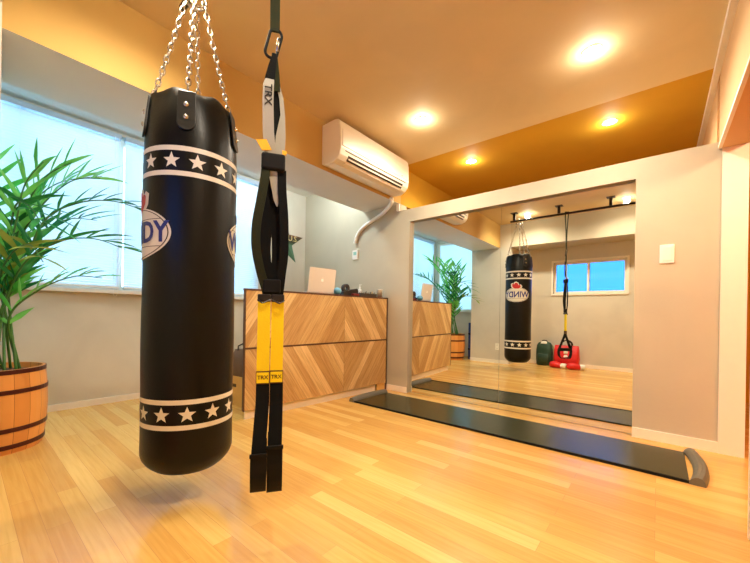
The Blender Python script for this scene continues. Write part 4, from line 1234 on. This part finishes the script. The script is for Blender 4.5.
# added cool fill lamps, unseen behind the beam, to brighten the window strip
for x, y, en, lab in ((-3.08, 2.55, 9.0, 'added cool white fill light above the reception desk strip, hidden behind the beam'), (-3.10, 0.85, 2.0, 'added cool white fill light above the potted palm, hidden behind the beam')):
    t = thing('downlight', lab, 'ceiling light', (x, y, ZC), 0, 'round recessed downlights')  # fixture made up to carry the added fill light
    bm = B(); lathe(bm, [(0.040, -0.004), (0.058, -0.004), (0.060, -0.001), (0.060, -0.0002), (0.040, -0.0002), (0.040, -0.004)], 32, cap=False); obj('ring', bm, M_white, t, smooth=True)
    bm = B(); lathe(bm, [(0.0, -0.012), (0.015, -0.0115), (0.030, -0.009), (0.0395, -0.004), (0.0395, -0.001), (0.0, -0.001)], 28, cap=False); obj('lens', bm, M_lamp, t, smooth=True)
    ld = bpy.data.lights.new('added_cool_fill', 'POINT'); ld.energy = en; ld.color = (0.80, 0.92, 1.0); ld.shadow_soft_size = 0.05
    lo = bpy.data.objects.new('added_cool_fill', ld); COL.objects.link(lo); lo.location = (x, y, ZC - 0.09)
# lamp of the adjoining room beyond the doorway
ld = bpy.data.lights.new('adjoining_lamp', 'POINT'); ld.energy = 40; ld.color = (1.0, 0.78, 0.5); ld.shadow_soft_size = 0.1
lo = bpy.data.objects.new('adjoining_lamp', ld); COL.objects.link(lo); lo.location = (1.2, 1.6, 2.3)

# ------------------------------------------------------------------ daylight
wd = bpy.data.worlds.new('daylight'); scene.world = wd; wd.use_nodes = True
bg = wd.node_tree.nodes['Background']; bg.inputs['Color'].default_value = (0.38, 0.71, 1.0, 1); bg.inputs['Strength'].default_value = 4.1
def portal(loc, rot, sx, sy):
    ld = bpy.data.lights.new('window_portal', 'AREA'); ld.shape = 'RECTANGLE'; ld.size = sx; ld.size_y = sy; ld.cycles.is_portal = True
    lo = bpy.data.objects.new('window_portal', ld); COL.objects.link(lo); lo.location = loc; lo.rotation_euler = rot
portal((XW - 0.16, (WY0 + WY1) / 2, (WZ0 + WZ1) / 2), (0, -PI / 2, 0), WZ1 - WZ0, WY1 - WY0)
portal(((BX0 + BX1) / 2, YB - T - 0.01, (BZ0 + BZ1) / 2), (PI / 2, 0, PI), BX1 - BX0, BZ1 - BZ0)

# ------------------------------------------------------------------ camera
F, ROLL, HC = 343.7, 0.0168, 0.87
fw = Vector((-math.sin(YAW), math.cos(YAW), 0)); r = Vector((math.cos(YAW), math.sin(YAW), 0)); u = Vector((0, 0, 1))
c, s = math.cos(ROLL), math.sin(ROLL)
r2 = c * r + s * u; u2 = -s * r + c * u
cd = bpy.data.cameras.new('camera'); cam = bpy.data.objects.new('camera', cd); COL.objects.link(cam)
mw = Matrix((r2, u2, -fw)).transposed().to_4x4(); mw.translation = Vector((0, 0, HC))
cam.matrix_world = mw
cd.sensor_width = 36; cd.sensor_fit = 'HORIZONTAL'; cd.lens = F * 36 / 750; cd.shift_y = 32.1 / 750; cd.clip_start = 0.02
scene.camera = cam

# ------------------------------------------------------------------ look
scene.view_settings.view_transform = 'Standard'; scene.view_settings.look = 'None'
scene.view_settings.gamma = 1.0; scene.view_settings.use_curve_mapping = False
scene.view_settings.exposure = 1.2
scene.cycles.use_denoising = True
scene.cycles.max_bounces = 10; scene.cycles.diffuse_bounces = 6; scene.cycles.glossy_bounces = 5; scene.cycles.transmission_bounces = 6; scene.cycles.transparent_max_bounces = 12
scene.cycles.sample_clamp_indirect = 6.0
scene.cycles.caustics_reflective = False; scene.cycles.caustics_refractive = False
